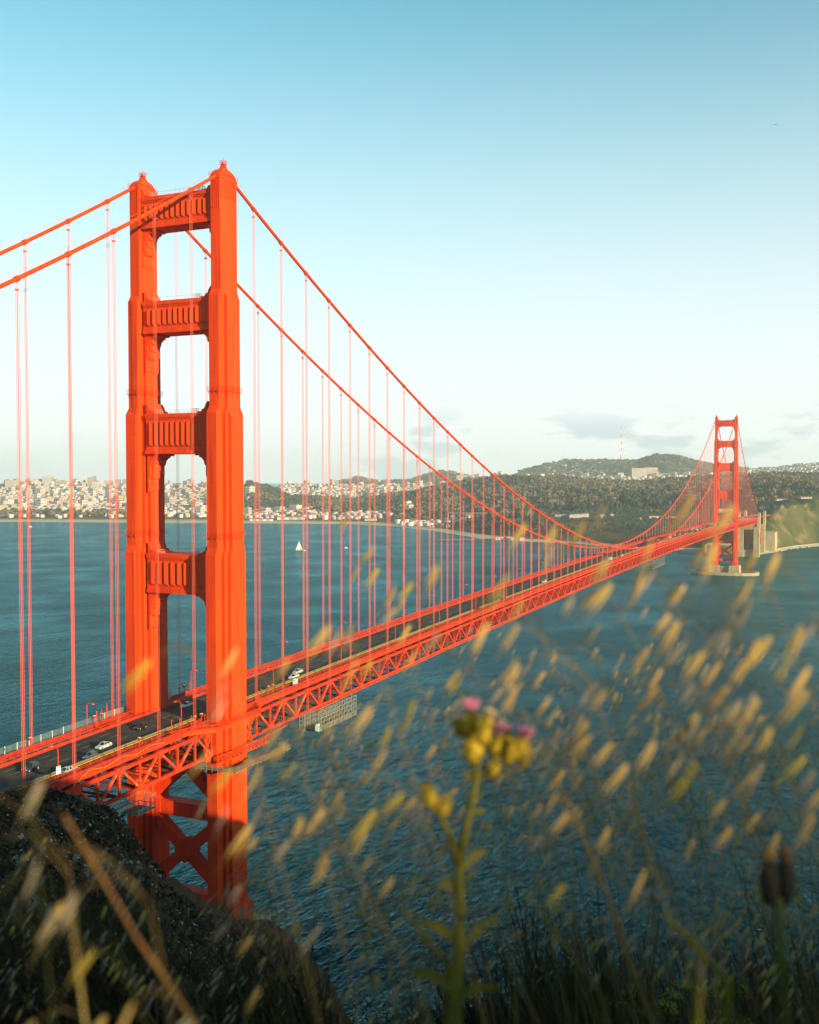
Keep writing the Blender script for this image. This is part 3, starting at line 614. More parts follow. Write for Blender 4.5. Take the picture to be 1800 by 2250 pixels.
# walkway that bulges round the legs of the near and far towers
for ty, s, nm in ((0,1,'near'),(0,-1,'near'),(SPAN,1,'far')):
    z = zd(ty); pts = [(12.2,-24),(13.6,-18),(18.6,-11.5),(18.6,9.5),(13.6,16),(12.2,22)]
    mb = MB()
    out = [(s*x, ty+y) for x, y in pts]; inn = [(s*10.6, ty+y) for x, y in pts]
    n = len(pts)
    mb.add([(*p,z+.22) for p in out]+[(*p,z+.22) for p in inn]+[(*p,z-.1) for p in out]+[(*p,z-.1) for p in inn],
           [(i,i+1,n+i+1,n+i) for i in range(n-1)]+[(2*n+i,2*n+i+1,3*n+i+1,3*n+i) for i in range(n-1)]+[(i,i+1,2*n+i+1,2*n+i) for i in range(n-1)])
    for i in range(n-1): mb.beam((*out[i],z-.35),(*out[i+1],z-.35),.3,.9)
    wb = mb.build('tower_walkway', O, bridge)
    mb = MB()
    for i in range(n-1):
        a, b = out[i], out[i+1]
        for h in (1.3,.45): mb.beam((*a,z+h),(*b,z+h),.12,.12)
        m_ = max(1, round(math.dist(a, b)/.45))
        for k in range(m_): t = k/m_; mb.beam((a[0]+(b[0]-a[0])*t,a[1]+(b[1]-a[1])*t,z+.2),(a[0]+(b[0]-a[0])*t,a[1]+(b[1]-a[1])*t,z+1.3),.12,.10)
    mb.build('walkway_railing', O, wb)
    for i in range(n-1):
        a, b = out[i], out[i+1]
        for t in (0.1,.55):
            x, y = a[0]+(b[0]-a[0])*t, a[1]+(b[1]-a[1])*t
            mb = MB(); mb.tube([(x,y,z-.2),(x,y,z+4.2)], .09, 6); mb.tube([(x,y,z+4.2),(x,y,z+4.5)], .17, 6); mb.build('walkway_post', O, wb)
            MB().beam((x,y,z-.5),(s*11.5,y,z-4.5),.3,.3).build('walkway_bracket', O, wb)
# bearing blocks and wind tongue where the truss meets the near west leg
for y in (-10.5, 10.5):
    mb = MB(); mb.box(H, y, 63.8, 2.2, 2.0, 1.4); mb.box(H, y, 70.3, 2.4, 2.2, 1.3); mb.beam((H,y,65),(H,y,71),.9,.8)
    mb.beam((H+.6,y-1.2,65),(H+.6,y+1.5,70.5),.4,.4); mb.beam((H+.6,y+1.2,65),(H+.6,y-1.5,70.5),.4,.4)
    mb.build('truss_bearing', O, bridge)
mb = MB()
for y in range(-9, 14, 2):
    mb.beam((H+4.5,y,63.6),(H+4.5,y+2,65.4),.16,.16); mb.beam((H+4.5,y,65.4),(H+4.5,y+2,63.6),.16,.16); mb.beam((H+4.5,y,63.5),(H+4.5,y,65.5),.2,.2)
for z in (63.5,65.5): mb.beam((H+4.5,-9,z),(H+4.5,15,z),.25,.25)
mb.beam((H+4.5,15,65.5),(H+5.2,24,66.4),.2,.25); mb.beam((H+4.5,13,65.5),(H+5.0,20,68.4),.2,.25); mb.beam((H+5.2,24,66.6),(H+1,30,66.9),.2,.25)
mb.build('gantry_truss', O, bridge)

# ---------------------------------------------------------------- far end: pylons, arch over the fort
CO = M['concrete']
def pylon(y, label, tall=True):
    pr = MB()
    pr.box(-13.2, y, -2, 9.5, 15, 54); pr.box(13.2, y, -2, 9.5, 15, 54)
    q_ = pr.build('pylon_pier', CO, bridge); tag(q_, label, kind=None)
    MB().box(0, y-.2, 47.5, 17, 13.6, 10).build('pylon_beam', CO, q_); MB().box(0, y+2, -2, 17, 9, 14).build('pylon_base', CO, q_)
    MB().box(0, y+5, 12, 17, 1, 36).build('recess_wall', M['brick'], q_)
    if tall:
        for s_ in (-1,1):
            m_ = MB(); m_.box(s_*16.6, y, 50.5, 4.2, 13.5, 24.2); m_.box(s_*16.6, y, 74.7, 3.4, 12.4, 2.2); m_.box(s_*16.6, y-5.4, 66, 4.6, 1.6, 9.6); m_.box(s_*16.6, y+5.4, 66, 4.6, 1.6, 9.6); m_.build('pylon_shaft', CO, q_)
    return q_
pylon(1622, 'tall concrete pylon at the far end of the bridge'); pylon(1732, 'second concrete pylon beyond the fort arch')
for s_ in (-1,1):
    for i in range(16):
        a0, a1 = i/16, (i+1)/16; f_ = lambda t: (s_*11, 1630+98*t, 12+44*4*t*(1-t))
        if s_ > 0 or i % 2 == 0: MB().beam(f_(a0), f_(a1), 1.4, 1.8).build('arch_rib', O, bridge)
        z_ = f_(a0)[2]; MB().beam(f_(a0), (s_*11, f_(a0)[1], 62), .8, .8).build('arch_column', O, bridge)
MB().box(20, 1790, -3, 26, 60, 38).build('anchorage', CO, bridge); MB().box(-20, 1790, -3, 14, 60, 38).build('anchorage', CO, bridge)
# ================================================================ street lamps on the deck
def lamp_meshes():
    p = MB(); p.tube([(0,0,0),(0,0,.5)], [.2,.17], 8); p.tube([(0,0,.5),(0,0,6.2),(.08,0,6.9),(.35,0,7.4),(.8,0,7.6),(1.5,0,7.62)], [.13,.10,.095,.09,.08,.07], 7)
    h = MB(); h.loft([[(1.4,-.12,7.5),(1.4,.12,7.5),(1.4,.12,7.7),(1.4,-.12,7.7)],[(1.7,-.24,7.42),(1.7,.24,7.42),(1.7,.2,7.74),(1.7,-.2,7.74)],[(2.45,-.2,7.42),(2.45,.2,7.42),(2.45,.14,7.62),(2.45,-.14,7.62)]])
    g = MB().box(2.05, 0, 7.33, .6, .34, .09)
    return p.build('lamp_pole', O, link=False), h.build('lamp_head', O, link=False), g.build('lamp_lens', M['lamp'], link=False)
LM = lamp_meshes()
def lamp(x, y, label, group, parts=True):
    s = -1 if x > 0 else 1
    e = empty('street_lamp', (x, y, zd(y)+.24), 0 if s > 0 else math.pi, label=label, cat='street lamp', group=group)
    for n, me in zip(('lamp_pole','lamp_head','lamp_lens'), LM): place(n, me, e)
    return e
lamp(-12.9, -26.5, 'orange street lamp at the east railing left of the near tower', None)
lamp(-12.9, 20, 'orange street lamp seen through the near tower portal', None)
lamp(9.98, -62, 'orange street lamp above the hillside with a white sign on its pole', None)
lamp(9.98, -16, 'orange street lamp just left of the near west tower leg', None)
lamp(9.98, 31, 'orange street lamp just right of the near west tower leg', None)
ORD = ['first','second','third','fourth','fifth','sixth','seventh','eighth','ninth','tenth','eleventh','twelfth','thirteenth','fourteenth','fifteenth','sixteenth','seventeenth','eighteenth','nineteenth','twentieth']
ORD += ['twenty-'+o for o in ORD[:9]]+['thirtieth','thirty-first','thirty-second','thirty-third','thirty-fourth']
i = 0
for k in range(5, 98, 3):
    y = k*P
    if abs(y-SPAN) < 8: continue
    lamp(-12.9, y-2, f'{ORD[i]} street lamp beyond the near tower on the east railing', 'street lamps along the east railing')
    lamp(9.98, y, f'{ORD[i]} street lamp beyond the near tower on the west kerb', 'street lamps along the west kerb'); i += 1
# white notice on the lamp pole
mb = MB(); mb.box(10.2, -62.2, zd(-62)+1.6, .06, 1.35, 1.75)
sg = mb.build('notice_board', M['white']); sg.rotation_euler = (0,0,0); tag(sg, 'small white notice board fixed low on the lamp pole above the hillside', 'sign')
mb = MB()
for k in range(5): mb.box(10.235, -62.2+.08*((k % 2)-.5), zd(-62)+1.9+k*.27, .012, .9-.12*(k % 3), .07)
mb.build('printed_lines', M['dark'], sg)
# short posts with square sensor heads
ps = MB(); ps.tube([(0,0,0),(0,0,2.9)], .13, 6); pme = ps.build('post', O, link=False)
hs = MB(); hs.loft([rect(0,0,z,a,a) for z, a in ((2.7,.16),(3.0,.34),(3.35,.34))]); hme = hs.build('post_head', O, link=False)
ls = MB().box(0,0,3.352,.6,.6,.1); lme = ls.build('post_lens', M['lamp'], link=False)
def post(x, y, label):
    e = empty('bollard_post', (x,y,zd(y)+.24), label=label, cat='post', group='square-headed posts on the deck')
    place('post', pme, e); place('post_head', hme, e); place('post_lens', lme, e)
post(-12.9,-23.6,'left of the two square-headed posts beside the lamp at the east railing'); post(-12.9,-20.8,'right of the two square-headed posts beside the lamp at the east railing')
post(-12.9,-47,'lone square-headed post on the east railing above the dark saloon'); post(-12.9,14,'left square-headed post seen through the tower portal'); post(-12.9,16.6,'right square-headed post seen through the tower portal')
post(12.6,-13.5,'left square-headed post in front of the west tower leg'); post(12.6,-10.6,'right square-headed post in front of the west tower leg')
post(11.6,25.5,'left square-headed post right of the west tower leg'); post(11.6,28,'right square-headed post right of the west tower leg'); post(12.4,-36.5,'round orange post beside the west kerb with a silver car behind')
# light mesh fence behind the east railing
fe = empty('mesh_fence', (-14.2,-60,zd(-60)), label='low grey mesh fence with white posts behind the east railing', cat='fence')
y = -110.
M['mesh'] = mat('grey_wire_mesh', (.20,.24,.25), .7, .1, 2)
i = 0
while y < -10:
    MB().box(0, y+60, zd(y)-zd(-60)+.2, .09, .09, 2.9).build('fence_post', M['white'], fe); y += 4.0
mb = MB()
for h in np.arange(1.5, 3.05, .1): mb.beam((0,-50,zd(-110)-zd(-60)+h),(0,50,zd(-10)-zd(-60)+h),.022,.022)
for y in np.arange(-50, 50, .25): mb.beam((0,y,zd(y-60)-zd(-60)+1.4),(0,y,zd(y-60)-zd(-60)+3.0),.022,.022)
tag(mb.build('wire_mesh', M['mesh'], fe), kind='stuff')
# yellow hose looped over the west rail
pts = []
for k in range(80):
    t = k/79; y = -62+34*t
    pts.append((13.75, y, zd(y)+.35+.75*abs(math.sin(t*math.pi*3.0))**1.5-1.6*(1-min(1,t*6))))
tag(MB().tube(pts, .055, 5).build('hose', M['yellow'], smooth=True), 'yellow hose draped in loops along the west railing', 'hose')

# ================================================================ vehicles
def car_meshes(Ln, W, Hh, kind):
    def sect(x, w0, w1, z0, z1): return [(x,-w0,z0),(x,w0,z0),(x,w0*1.0,(z0+z1)*.55),(x,w1,z1),(x,-w1,z1),(x,-w0*1.0,(z0+z1)*.55)]
    a = Ln/2; w = W/2
    if kind == 'van':
        body = MB().loft([sect(-a,w*.92,w*.85,.35,Hh*.95),sect(-a+.1,w,w*.93,.28,Hh),sect(a*.55,w,w*.92,.28,Hh),sect(a*.78,w,w*.85,.28,Hh*.62),sect(a*.98,w*.95,w*.8,.3,Hh*.5),sect(a,w*.88,w*.75,.4,Hh*.42)])
        cab = MB().loft([[(a*.56,-w*.88,Hh*.95),(a*.56,w*.88,Hh*.95),(a*.785,w*.86,Hh*.64),(a*.785,-w*.86,Hh*.64)],[(a*.60,-w*.88,Hh*.97),(a*.60,w*.88,Hh*.97),(a*.82,w*.86,Hh*.66),(a*.82,-w*.86,Hh*.66)]])
        for s in (-1,1): cab.box(a*.3, s*w*.985, Hh*.58, a*.42, .06, Hh*.26)
    else:
        b0 = .50*Hh if kind == 'suv' else .56*Hh
        body = MB().loft([sect(-a,w*.86,w*.72,.38,b0*1.08),sect(-a+.14,w*.97,w*.86,.24,b0*1.16),sect(-a*.45,w,w*.9,.22,b0*1.18),sect(a*.35,w,w*.9,.22,b0*1.14),sect(a*.86,w*.96,w*.84,.22,b0*.98),sect(a*.98,w*.88,w*.74,.28,b0*.82),sect(a,w*.8,w*.66,.36,b0*.7)])
        r0, r1 = (-a*.92, a*.28) if kind == 'suv' else (-a*.80, a*.36)
        t0, t1 = (-a*.84, a*.02) if kind == 'suv' else (-a*.42, a*.06)
        rf = lambda x, ww, z: [(x,-ww,z),(x,ww,z)]
        body.loft([[(t0,-w*.66,Hh-.05),(t0,w*.66,Hh-.05),(t1,w*.66,Hh-.05),(t1,-w*.66,Hh-.05)],[(t0+.12,-w*.58,Hh),(t0+.12,w*.58,Hh),(t1-.12,w*.58,Hh),(t1-.12,-w*.58,Hh)]])
        for s in (-1,1):       # pillars
            for x0, x1 in ((r0,t0),((r0+r1)/2,(t0+t1)/2),(r1,t1)): body.beam((x0,s*w*.86,b0*1.1),(x1,s*w*.655,Hh-.04),.10,.09)
        cab = MB().loft([[(r0,-w*.84,b0*1.12),(r0,w*.84,b0*1.12),(r1,w*.84,b0*1.10),(r1,-w*.84,b0*1.10)],[(t0,-w*.64,Hh-.055),(t0,w*.64,Hh-.055),(t1,w*.64,Hh-.055),(t1,-w*.64,Hh-.055)]])
    wh = MB(); wh.tube([(0,-.11,0),(0,.11,0)], .33, 14, 0); wh.tube([(0,-.12,0),(0,.12,0)], .2, 10, 1)
    hl = MB(); hl.box(0,0,0,.10,.34,.15)
    pos = [(a*.62,w-.1,.33),(a*.62,-w+.1,.33),(-a*.60,w-.1,.33),(-a*.60,-w+.1,.33)]
    lz = b0*.70 if kind != 'van' else Hh*.38
    return dict(body=body.build('body', M['white'], link=False), win=cab.build('windows', M['glass'], link=False), wheel=wh.build('wheel', [M['dark'], M['galv']], link=False),
                light=hl.build('headlight', M['lamp'], link=False), tail=hl.build('tail_light', M['tail'], link=False), pos=pos,
                hl=[(a*.955,s*w*.62,lz) for s in (-1,1)], tl=[(-a*.985,s*w*.7,lz*1.12) for s in (-1,1)])
M['tail'] = mat('tail_light_red', (.35,.01,.01), .3, .1, 2)
def paint(n, c, met=.2): M['car_'+n] = mat('car_paint_'+n, c, .28, .04, 2, metal=met)
for n, c in dict(silver=(.42,.42,.40),white=(.72,.70,.66),black=(.012,.013,.015),grey=(.09,.10,.105),navy=(.015,.022,.04),red=(.30,.02,.02),yellow=(.62,.34,.02),tan=(.28,.22,.15)).items(): paint(n, c)
CM = {'sedan': car_meshes(4.7,1.82,1.46,'sedan'), 'suv': car_meshes(4.6,1.86,1.72,'suv'), 'van': car_meshes(5.6,2.1,2.5,'van'), 'bus': car_meshes(9.5,2.5,3.3,'van')}
CM['hatch'] = car_meshes(3.95,1.74,1.5,'suv')
def car(kind, colr, x, y, label, away=False, parts=True, group='cars on the bridge'):
    c = CM[kind]
    e = empty('car' if kind != 'bus' else 'bus', (x, y, zd(y)+.008), math.pi/2 if away else -math.pi/2, label=label, cat={'bus':'bus','van':'van'}.get(kind,'car'), group=group)
    sl_ = (zd(y+1)-zd(y-1))/2; e.rotation_euler = (0, -math.atan(sl_)*(1 if away else -1), e.rotation_euler[2])
    def slot(o):
        o.material_slots[0].link = 'OBJECT'; o.material_slots[0].material = M['car_'+colr]; return o
    slot(place('body', c['body'], e)); place('windows', c['win'], e)
    for p in c['pos']: place('wheel', c['wheel'], e, p)
    if parts:
        for p in c['hl']: place('headlight', c['light'], e, p)
        for p in c['tl']: place('tail_light', c['tail'], e, p)
LN = (-7.875,-4.725,-1.575,1.575,4.725,7.875)
car('suv','navy',LN[2],-58.5,'dark blue estate car leftmost on the bridge, behind the lamp with the sign')
car('sedan','silver',LN[5],-56.5,'silver saloon in the lane nearest the west railing above the hillside',away=True)
car('hatch','grey',LN[4],-45.5,'dark grey hatchback alongside the median barrier left of the near tower')
car('sedan','silver',LN[3],-37.0,'silver saloon just ahead of the dark hatchback left of the near tower')
car('hatch','black',LN[2],-18.5,'small black hatchback directly below the near east tower leg')
car('sedan','silver',LN[1],6.5,'silver saloon seen through the portal of the near tower')
car('sedan','black',LN[3],24.5,'black car half hidden right of the near west tower leg')
car('sedan','silver',LN[3],60.5,'upper of two pale cars side by side beyond the near tower')
car('sedan','white',LN[4],52.5,'white car beside the teal toilet on the west sidewalk')
car('sedan','black',LN[5],223,'dark car at the west kerb where the grass crosses the deck',away=True)
car('suv','black',LN[5],262,'black car ahead of the white car in the middle of the span',away=True)
car('suv','white',LN[4],346,'white car alone beside the barrier in the middle of the span')
car('van','white',LN[5],508,'white van on the west lane in mid span',away=True); car('suv','white',LN[5],548,'white sport utility car just beyond the white van',away=True)
car('sedan','black',LN[4],470,'small dark car before the white van in mid span')
car('suv','red',LN[2],640,'red car beside a white one on the east lanes at mid span'); car('suv','white',LN[3],632,'white car next to the red one at mid span'); car('sedan','grey',LN[1],628,'grey car left of the red one at mid span')
car('sedan','red',LN[5],700,'red car near the west kerb past mid span',away=True); car('sedan','yellow',LN[2],756,'yellow taxi on the far half of the span')
car('bus','yellow',LN[3],800,'yellow bus at the low point of the cables',group=None)
random.seed(5)
k = 0
for y in list(range(850, 1275, 16))+list(range(1290, 1600, 17)):
    for ln in random.sample(range(6), 2 if y < 1150 else 3):
        y2 = y+random.uniform(-6, 6)
        if abs(y2-SPAN) < 3: continue
        kd, cl = random.choice(('sedan','suv','hatch')), random.choice(('white','black','silver','grey','navy','white','black'))
        car(kd, cl, LN[ln], y2, f'small {cl} {dict(sedan="saloon",suv="sport utility car",hatch="hatchback")[kd]} in {ORD[ln]} lane from east, '+('well before far tower' if y2 < 1050 else 'just before far tower' if y2 < SPAN else 'just past far tower' if y2 < 1430 else 'near far pylon'), away=ln == 5, parts=False, group='far queue of cars')

# ================================================================ work platforms hung under the deck
def scaffold(name, x0, x1, ya, yb, z0, z1, label, group=None, bay=2.2, lift=1.8):
    e = empty(name, ((x0+x1)/2, (ya+yb)/2, z0), label=label, cat='scaffold', group=group); ox, oy = (x0+x1)/2, (ya+yb)/2
    nx, ny, nz = max(1, round((x1-x0)/bay)), max(1, round((yb-ya)/bay)), max(1, round((z1-z0)/lift))
    xs = [x0-ox+(x1-x0)*i/nx for i in range(nx+1)]; ys = [ya-oy+(yb-ya)*j/ny for j in range(ny+1)]; zs = [(z1-z0)*k/nz for k in range(nz+1)]
    b = MB().box(0, 0, .06, x1-x0, yb-ya, .1); b.build('plank_deck', M['deckwood'], e)
    for i, x in enumerate(xs):
        for j, y in enumerate(ys):
            if 0 < i < nx and 0 < j < ny: continue
            MB().beam((x,y,-.5),(x,y,z1-z0+.4),.13,.13).build('standard', M['galv'], e)
    for z in zs+[.55, 1.05]:
        for x in (xs[0], xs[-1]): MB().beam((x,ys[0],z),(x,ys[-1],z),.11,.11).build('ledger', M['galv'], e)
        for y in (ys[0], ys[-1]): MB().beam((xs[0],y,z),(xs[-1],y,z),.11,.11).build('ledger', M['galv'], e)
    for j in range(ny):
        for k_ in range(nz):
            if (j+k_) % 2 == 0: MB().beam((xs[-1]+.06,ys[j],zs[k_]),(xs[-1]+.06,ys[j+1],zs[k_+1]),.08,.08).build('diagonal_brace', M['galv'], e)
    return e
scaffold('scaffold_platform', 8, 15.2, 50.5, 77.5, 57.9, 64.6, 'tall pale scaffold hanging below the deck right of the near tower', bay=1.8, lift=1.25)
scaffold('scaffold_platform', 11, 16.2, -42, -35.2, 58.8, 62.3, 'small pale scaffold cage under the deck left of the near tower', bay=1.7, lift=1.2)
scaffold('scaffold_platform', 6, 15.5, 640, 694, 61.5, 68.5, 'far scaffold below the deck near the far tower', bay=4.5, lift=2.3)
e = empty('gangway', (14.5,-52,61.4), label='pale sloping gangway leading from the hillside to the scaffold cage', cat='gangway')
for s in (-.75,.75):
    MB().beam((s,-9,-.6),(s,10,.6),.25,.7).build('side_beam', M['galv'], e); MB().beam((s,-9,.9),(s,10,2.0),.08,.08).build('handrail', M['galv'], e)
for k_ in range(10): MB().beam((-.75,-9+2*k_,-.6+.125*k_),(.75,-9+2*k_,-.6+.125*k_),.2,.15).build('rung', M['galv'], e)
MB().beam((0,-9,-.85),(0,10,.35),1.5,.08).build('tread', M['deckwood'], e)
MB().beam((-1.5,-4,-3.2),(-1.5,9,-2.4),.5,.5).build('lower_beam', M['dark'], e)
e = empty('work_platform', (18,0,61.9), label='board platform with pale railing wrapped around the near west tower leg', cat='platform')
pl = [(-9,-11),(5.5,-11),(5.5,-4),(6.5,17),(2.5,17),(2.3,-1),(2.3,-8.6),(-9,-8.6)]
MB().add([(x,y,0) for x, y in pl]+[(x,y,-.22) for x, y in pl], [(0,1,2,6,7),(2,3,4,5,6),(15,14,10,9,8),(14,13,12,11,10)]+[(i,(i+1)%8,(i+1)%8+8,i+8) for i in range(8)]).build('board_floor', M['deckwood'], e)
path = [(-9,-11),(5.5,-11),(5.5,-4),(6.5,17),(2.5,17)]
for a, b in zip(path, path[1:]):
    for h in (.55, 1.1): MB().beam((*a,h),(*b,h),.08,.08).build('handrail', M['galv'], e)
    n = round(math.dist(a, b)/1.9)
    for k_ in range(n+1):
        t = k_/max(1, n); MB().beam((a[0]+(b[0]-a[0])*t,a[1]+(b[1]-a[1])*t,-.8),(a[0]+(b[0]-a[0])*t,a[1]+(b[1]-a[1])*t,1.15),.09,.09).build('rail_post', M['galv'], e)
# portable toilets
def toilet(x, y, z, label):
    e = empty('portable_toilet', (x,y,z), label=label, cat='toilet')
    MB().box(0,0,.12,1.15,1.15,2.0).build('cabin', M['teal'], e)
    MB().loft([rect(0,0,2.12,.6,.6),rect(0,0,2.2,.6,.6),rect(0,0,2.42,.36,.36)]).build('roof', M['white'], e)
    MB().box(0,-.585,.2,.8,.05,1.8).build('door', M['white'], e); MB().box(0,0,0,1.2,1.2,.12).build('base', M['dark'], e)
    for s in (-1,1): MB().box(s*.56,-.56,.12,.12,.12,2.0).build('corner_post', M['white'], e)
toilet(15.3, 49.6, 58.2, 'teal and white portable toilet on the scaffold below the deck')
toilet(11.9, 41.2, zd(41)+.25, 'teal portable toilet on the west sidewalk beyond the near tower')
# ================================================================ the far shore: woods, houses, landmarks
def lz(px, wd): return float(land([px], [wd])[0])
def find_w(px, py, lo=1900, hi=7000):          # where the sight line of a photo row meets the land
    ws = np.linspace(lo, hi, 300); z = land(np.full(300, float(px)), ws); ray = zpy(py, ws)
    k = np.argmax(z >= ray); return float(ws[k])
def crown_variant(seed, n, core):
    r = np.random.default_rng(seed); V, F = [], []
    lobes = [(r.uniform(-.25,.25), r.uniform(-.25,.25), r.uniform(.5,.85), r.uniform(.20,.34)) for _ in range(6)]+[(0,0,.62,.33)]
    for i in range(n):
        lx, ly, lz_, lr = lobes[i % len(lobes)]
        d = r.normal(size=3); d /= np.linalg.norm(d); p = np.array([lx, ly, lz_])+d*lr*r.uniform(.65,1.05)*np.array([1,1,.85])
        a = r.normal(size=3); a /= np.linalg.norm(a); nrm = d*.8+r.normal(size=3)*.35; nrm /= np.linalg.norm(nrm)
        a = np.cross(nrm, a); a /= np.linalg.norm(a); b = np.cross(nrm, a); s = r.uniform(.07,.15)
        o = len(V); V += [p-a*s-b*s, p+a*s-b*s*.7, p+a*s*.8+b*s, p-a*s+b*s*.8]; F.append((o,o+1,o+2,o+3))
    for lx, ly, lz_, lr in lobes[:core]:
        o = len(V); q_ = lr*.86
        for dz, rr in ((-1,.35),(-.2,1),(.6,.75),(1,.2)):
            for k in range(5):
                a = 2*math.pi*k/5+seed+dz; V.append(np.array([lx+math.cos(a)*q_*rr, ly+math.sin(a)*q_*rr, lz_+dz*q_*.85]))
        for k in range(3):
            for j in range(5): F.append((o+k*5+j, o+k*5+(j+1)%5, o+(k+1)*5+(j+1)%5, o+(k+1)*5+j))
    return np.array(V), np.array(F)
M['leafA'] = mat('eucalyptus_leaves', (.125,.088,.060), .9, .45, .03, coords='World', spec=.1)
M['leafB'] = mat('cypress_leaves', (.048,.052,.042), .9, .4, .03, coords='World', spec=.1)
M['leafC'] = mat('olive_leaves', (.105,.085,.045), .9, .4, .03, coords='World', spec=.1)
M['bark'] = mat('pale_bark', (.13,.10,.075), .9, .3, 2)
LEAF = [M['leafA'], M['leafB'], M['leafC']]
trees = []                                       # (px, w, height, material)
def dense(p0, p1, fr, n, hmin, hmax):            # fr = (lo, hi) as functions of column -> depth
    for _ in range(n):
        px = random.uniform(p0, p1); lo, hi = fr(px); t = random.random()**.8; wd = lo+(hi-lo)*t
        x, y = far(px, wd); nv = float(vnoise(np.array([x/130.]), np.array([y/130.]), 9)[0])
        trees.append((px, wd, random.uniform(hmin, hmax), 1 if nv < -.10 else (0 if nv < .28 else 2)))
random.seed(21)
C3 = lambda px, k: float(np.interp(px, TPX, TW[:,k]))
dense(1040, 1840, lambda p: ((max(C3(p,3)+160, 2620) if p > 1170 else C3(p,3)+160) if p < 1640 else C3(p,4)+60, C3(p,5)+60), 5200, 15, 27)
dense(1060, 1200, lambda p: (C3(p,2)+60, C3(p,3)+160), 160, 10, 18)
dense(540, 1060, lambda p: (C3(p,4)-140 if p > 700 else C3(p,4)-60, C3(p,5)+90), 2600, 13, 25)
dense(860, 1060, lambda p: (C3(p,3)-40, C3(p,4)), 260, 9, 16)
dense(-260, 330, lambda p: (3340, 3560), 330, 12, 24)
dense(480, 660, lambda p: (3330, 3700), 140, 10, 18)
dense(-260, 1160, lambda p: (3700, 5500), 520, 7, 13)
dense(1140, 1640, lambda p: (C3(p,8)+200, C3(p,9)+60), 2600, 14, 24)
dense(1560, 1840, lambda p: (C3(p,8)-200, C3(p,9)+40), 900, 12, 20)
dense(730, 1030, lambda p: (C3(p,8)+350, C3(p,9)+40), 700, 14, 22)
dense(1090, 1500, lambda p: (C3(p,2)+40, C3(p,3)+160), 420, 5, 11)
dense(1040, 1170, lambda p: (5000, 5600), 120, 10, 18)
dense(1150, 1540, lambda p: (C3(p,3)-20, 2450), 900, 4, 8)
dense(1190, 1540, lambda p: (2500, 2620), 160, 8, 14)
trees.sort(key=lambda t: t[2]/t[1], reverse=True)
near_t = [t for t in trees if t[0] > 30 and t[0] < 1790][:300]; rest = [t for t in trees if t not in set(near_t)]
VAR = [crown_variant(s, 120, 5) for s in range(4)]
crown_me = []
for V, F in VAR:
    me = bpy.data.meshes.new('crown'); me.from_pydata([tuple(v) for v in V], [], [tuple(f) for f in F]); me.materials.append(LEAF[0]); crown_me.append(me)
tk = MB(); tk.tube([(0,0,-.08),(.01,0,.2),(-.02,.01,.45),(.0,.0,.75)], [.035,.026,.02,.008], 6)
for k in range(4):
    a = k*1.7; tk.tube([(0,0,.3+.06*k),(.16*math.cos(a),.16*math.sin(a),.52+.06*k)], [.014,.005], 5)
trunk_me = tk.build('trunk', M['bark'], link=False)
za = land([t[0] for t in near_t], [t[1] for t in near_t])
names = ('rounded brown-green eucalyptus tree', 'dark cypress tree', 'olive-green tree')
def where(px): return 'on the far shore left of the near tower' if px < 290 else 'on the far shore behind the near tower' if px < 540 else 'on the wooded knoll right of the near tower' if px < 700 else 'below the city ridge in mid picture' if px < 900 else 'behind the shore meadow' if px < 1050 else 'behind the wharf' if px < 1180 else 'behind the row of white houses' if px < 1330 else 'above the low point of the cables' if px < 1480 else 'behind the far suspenders' if px < 1570 else 'behind the far tower' if px < 1660 else 'on top of the bluff'
for (px, wd, h, m), z in zip(near_t, za):
    x, y = far(px, wd); e = empty('tree', (x,y,z-.3), random.uniform(0,6.28), h, label=names[m]+' '+where(px), cat='tree', group=f'{("eucalyptus","cypress","olive-green")[m]} trees '+where(px))
    place('trunk', trunk_me, e); c = place('crown', random.choice(crown_me), e, sc=(random.uniform(.75,1.05),random.uniform(.75,1.05),1.0))
    c.material_slots[0].link = 'OBJECT'; c.material_slots[0].material = LEAF[m]
SV = [crown_variant(s+10, 30, 3) for s in range(5)]
za = land([t[0] for t in rest], [t[1] for t in rest]); VV, FF, MI = [], [], []; off = 0
for (px, wd, h, m), z in zip(rest, za):
    V, F = SV[random.randrange(5)]; x, y = far(px, wd); a = random.uniform(0, 6.28); c, s = math.cos(a)*h*random.uniform(.7,1.1), math.sin(a)*h*.9
    W = np.stack([x+V[:,0]*c-V[:,1]*s, y+V[:,0]*s+V[:,1]*c, z-1+(V[:,2]-.12)*h], -1)
    VV.append(W); FF.append(F+off); MI += [m]*len(F); off += len(V)
wd_o = big('woodland', np.concatenate(VV), np.concatenate(FF), LEAF, mi=MI); tag(wd_o, 'dense brown-green woodland covering the far hills', 'woodland', kind='stuff')

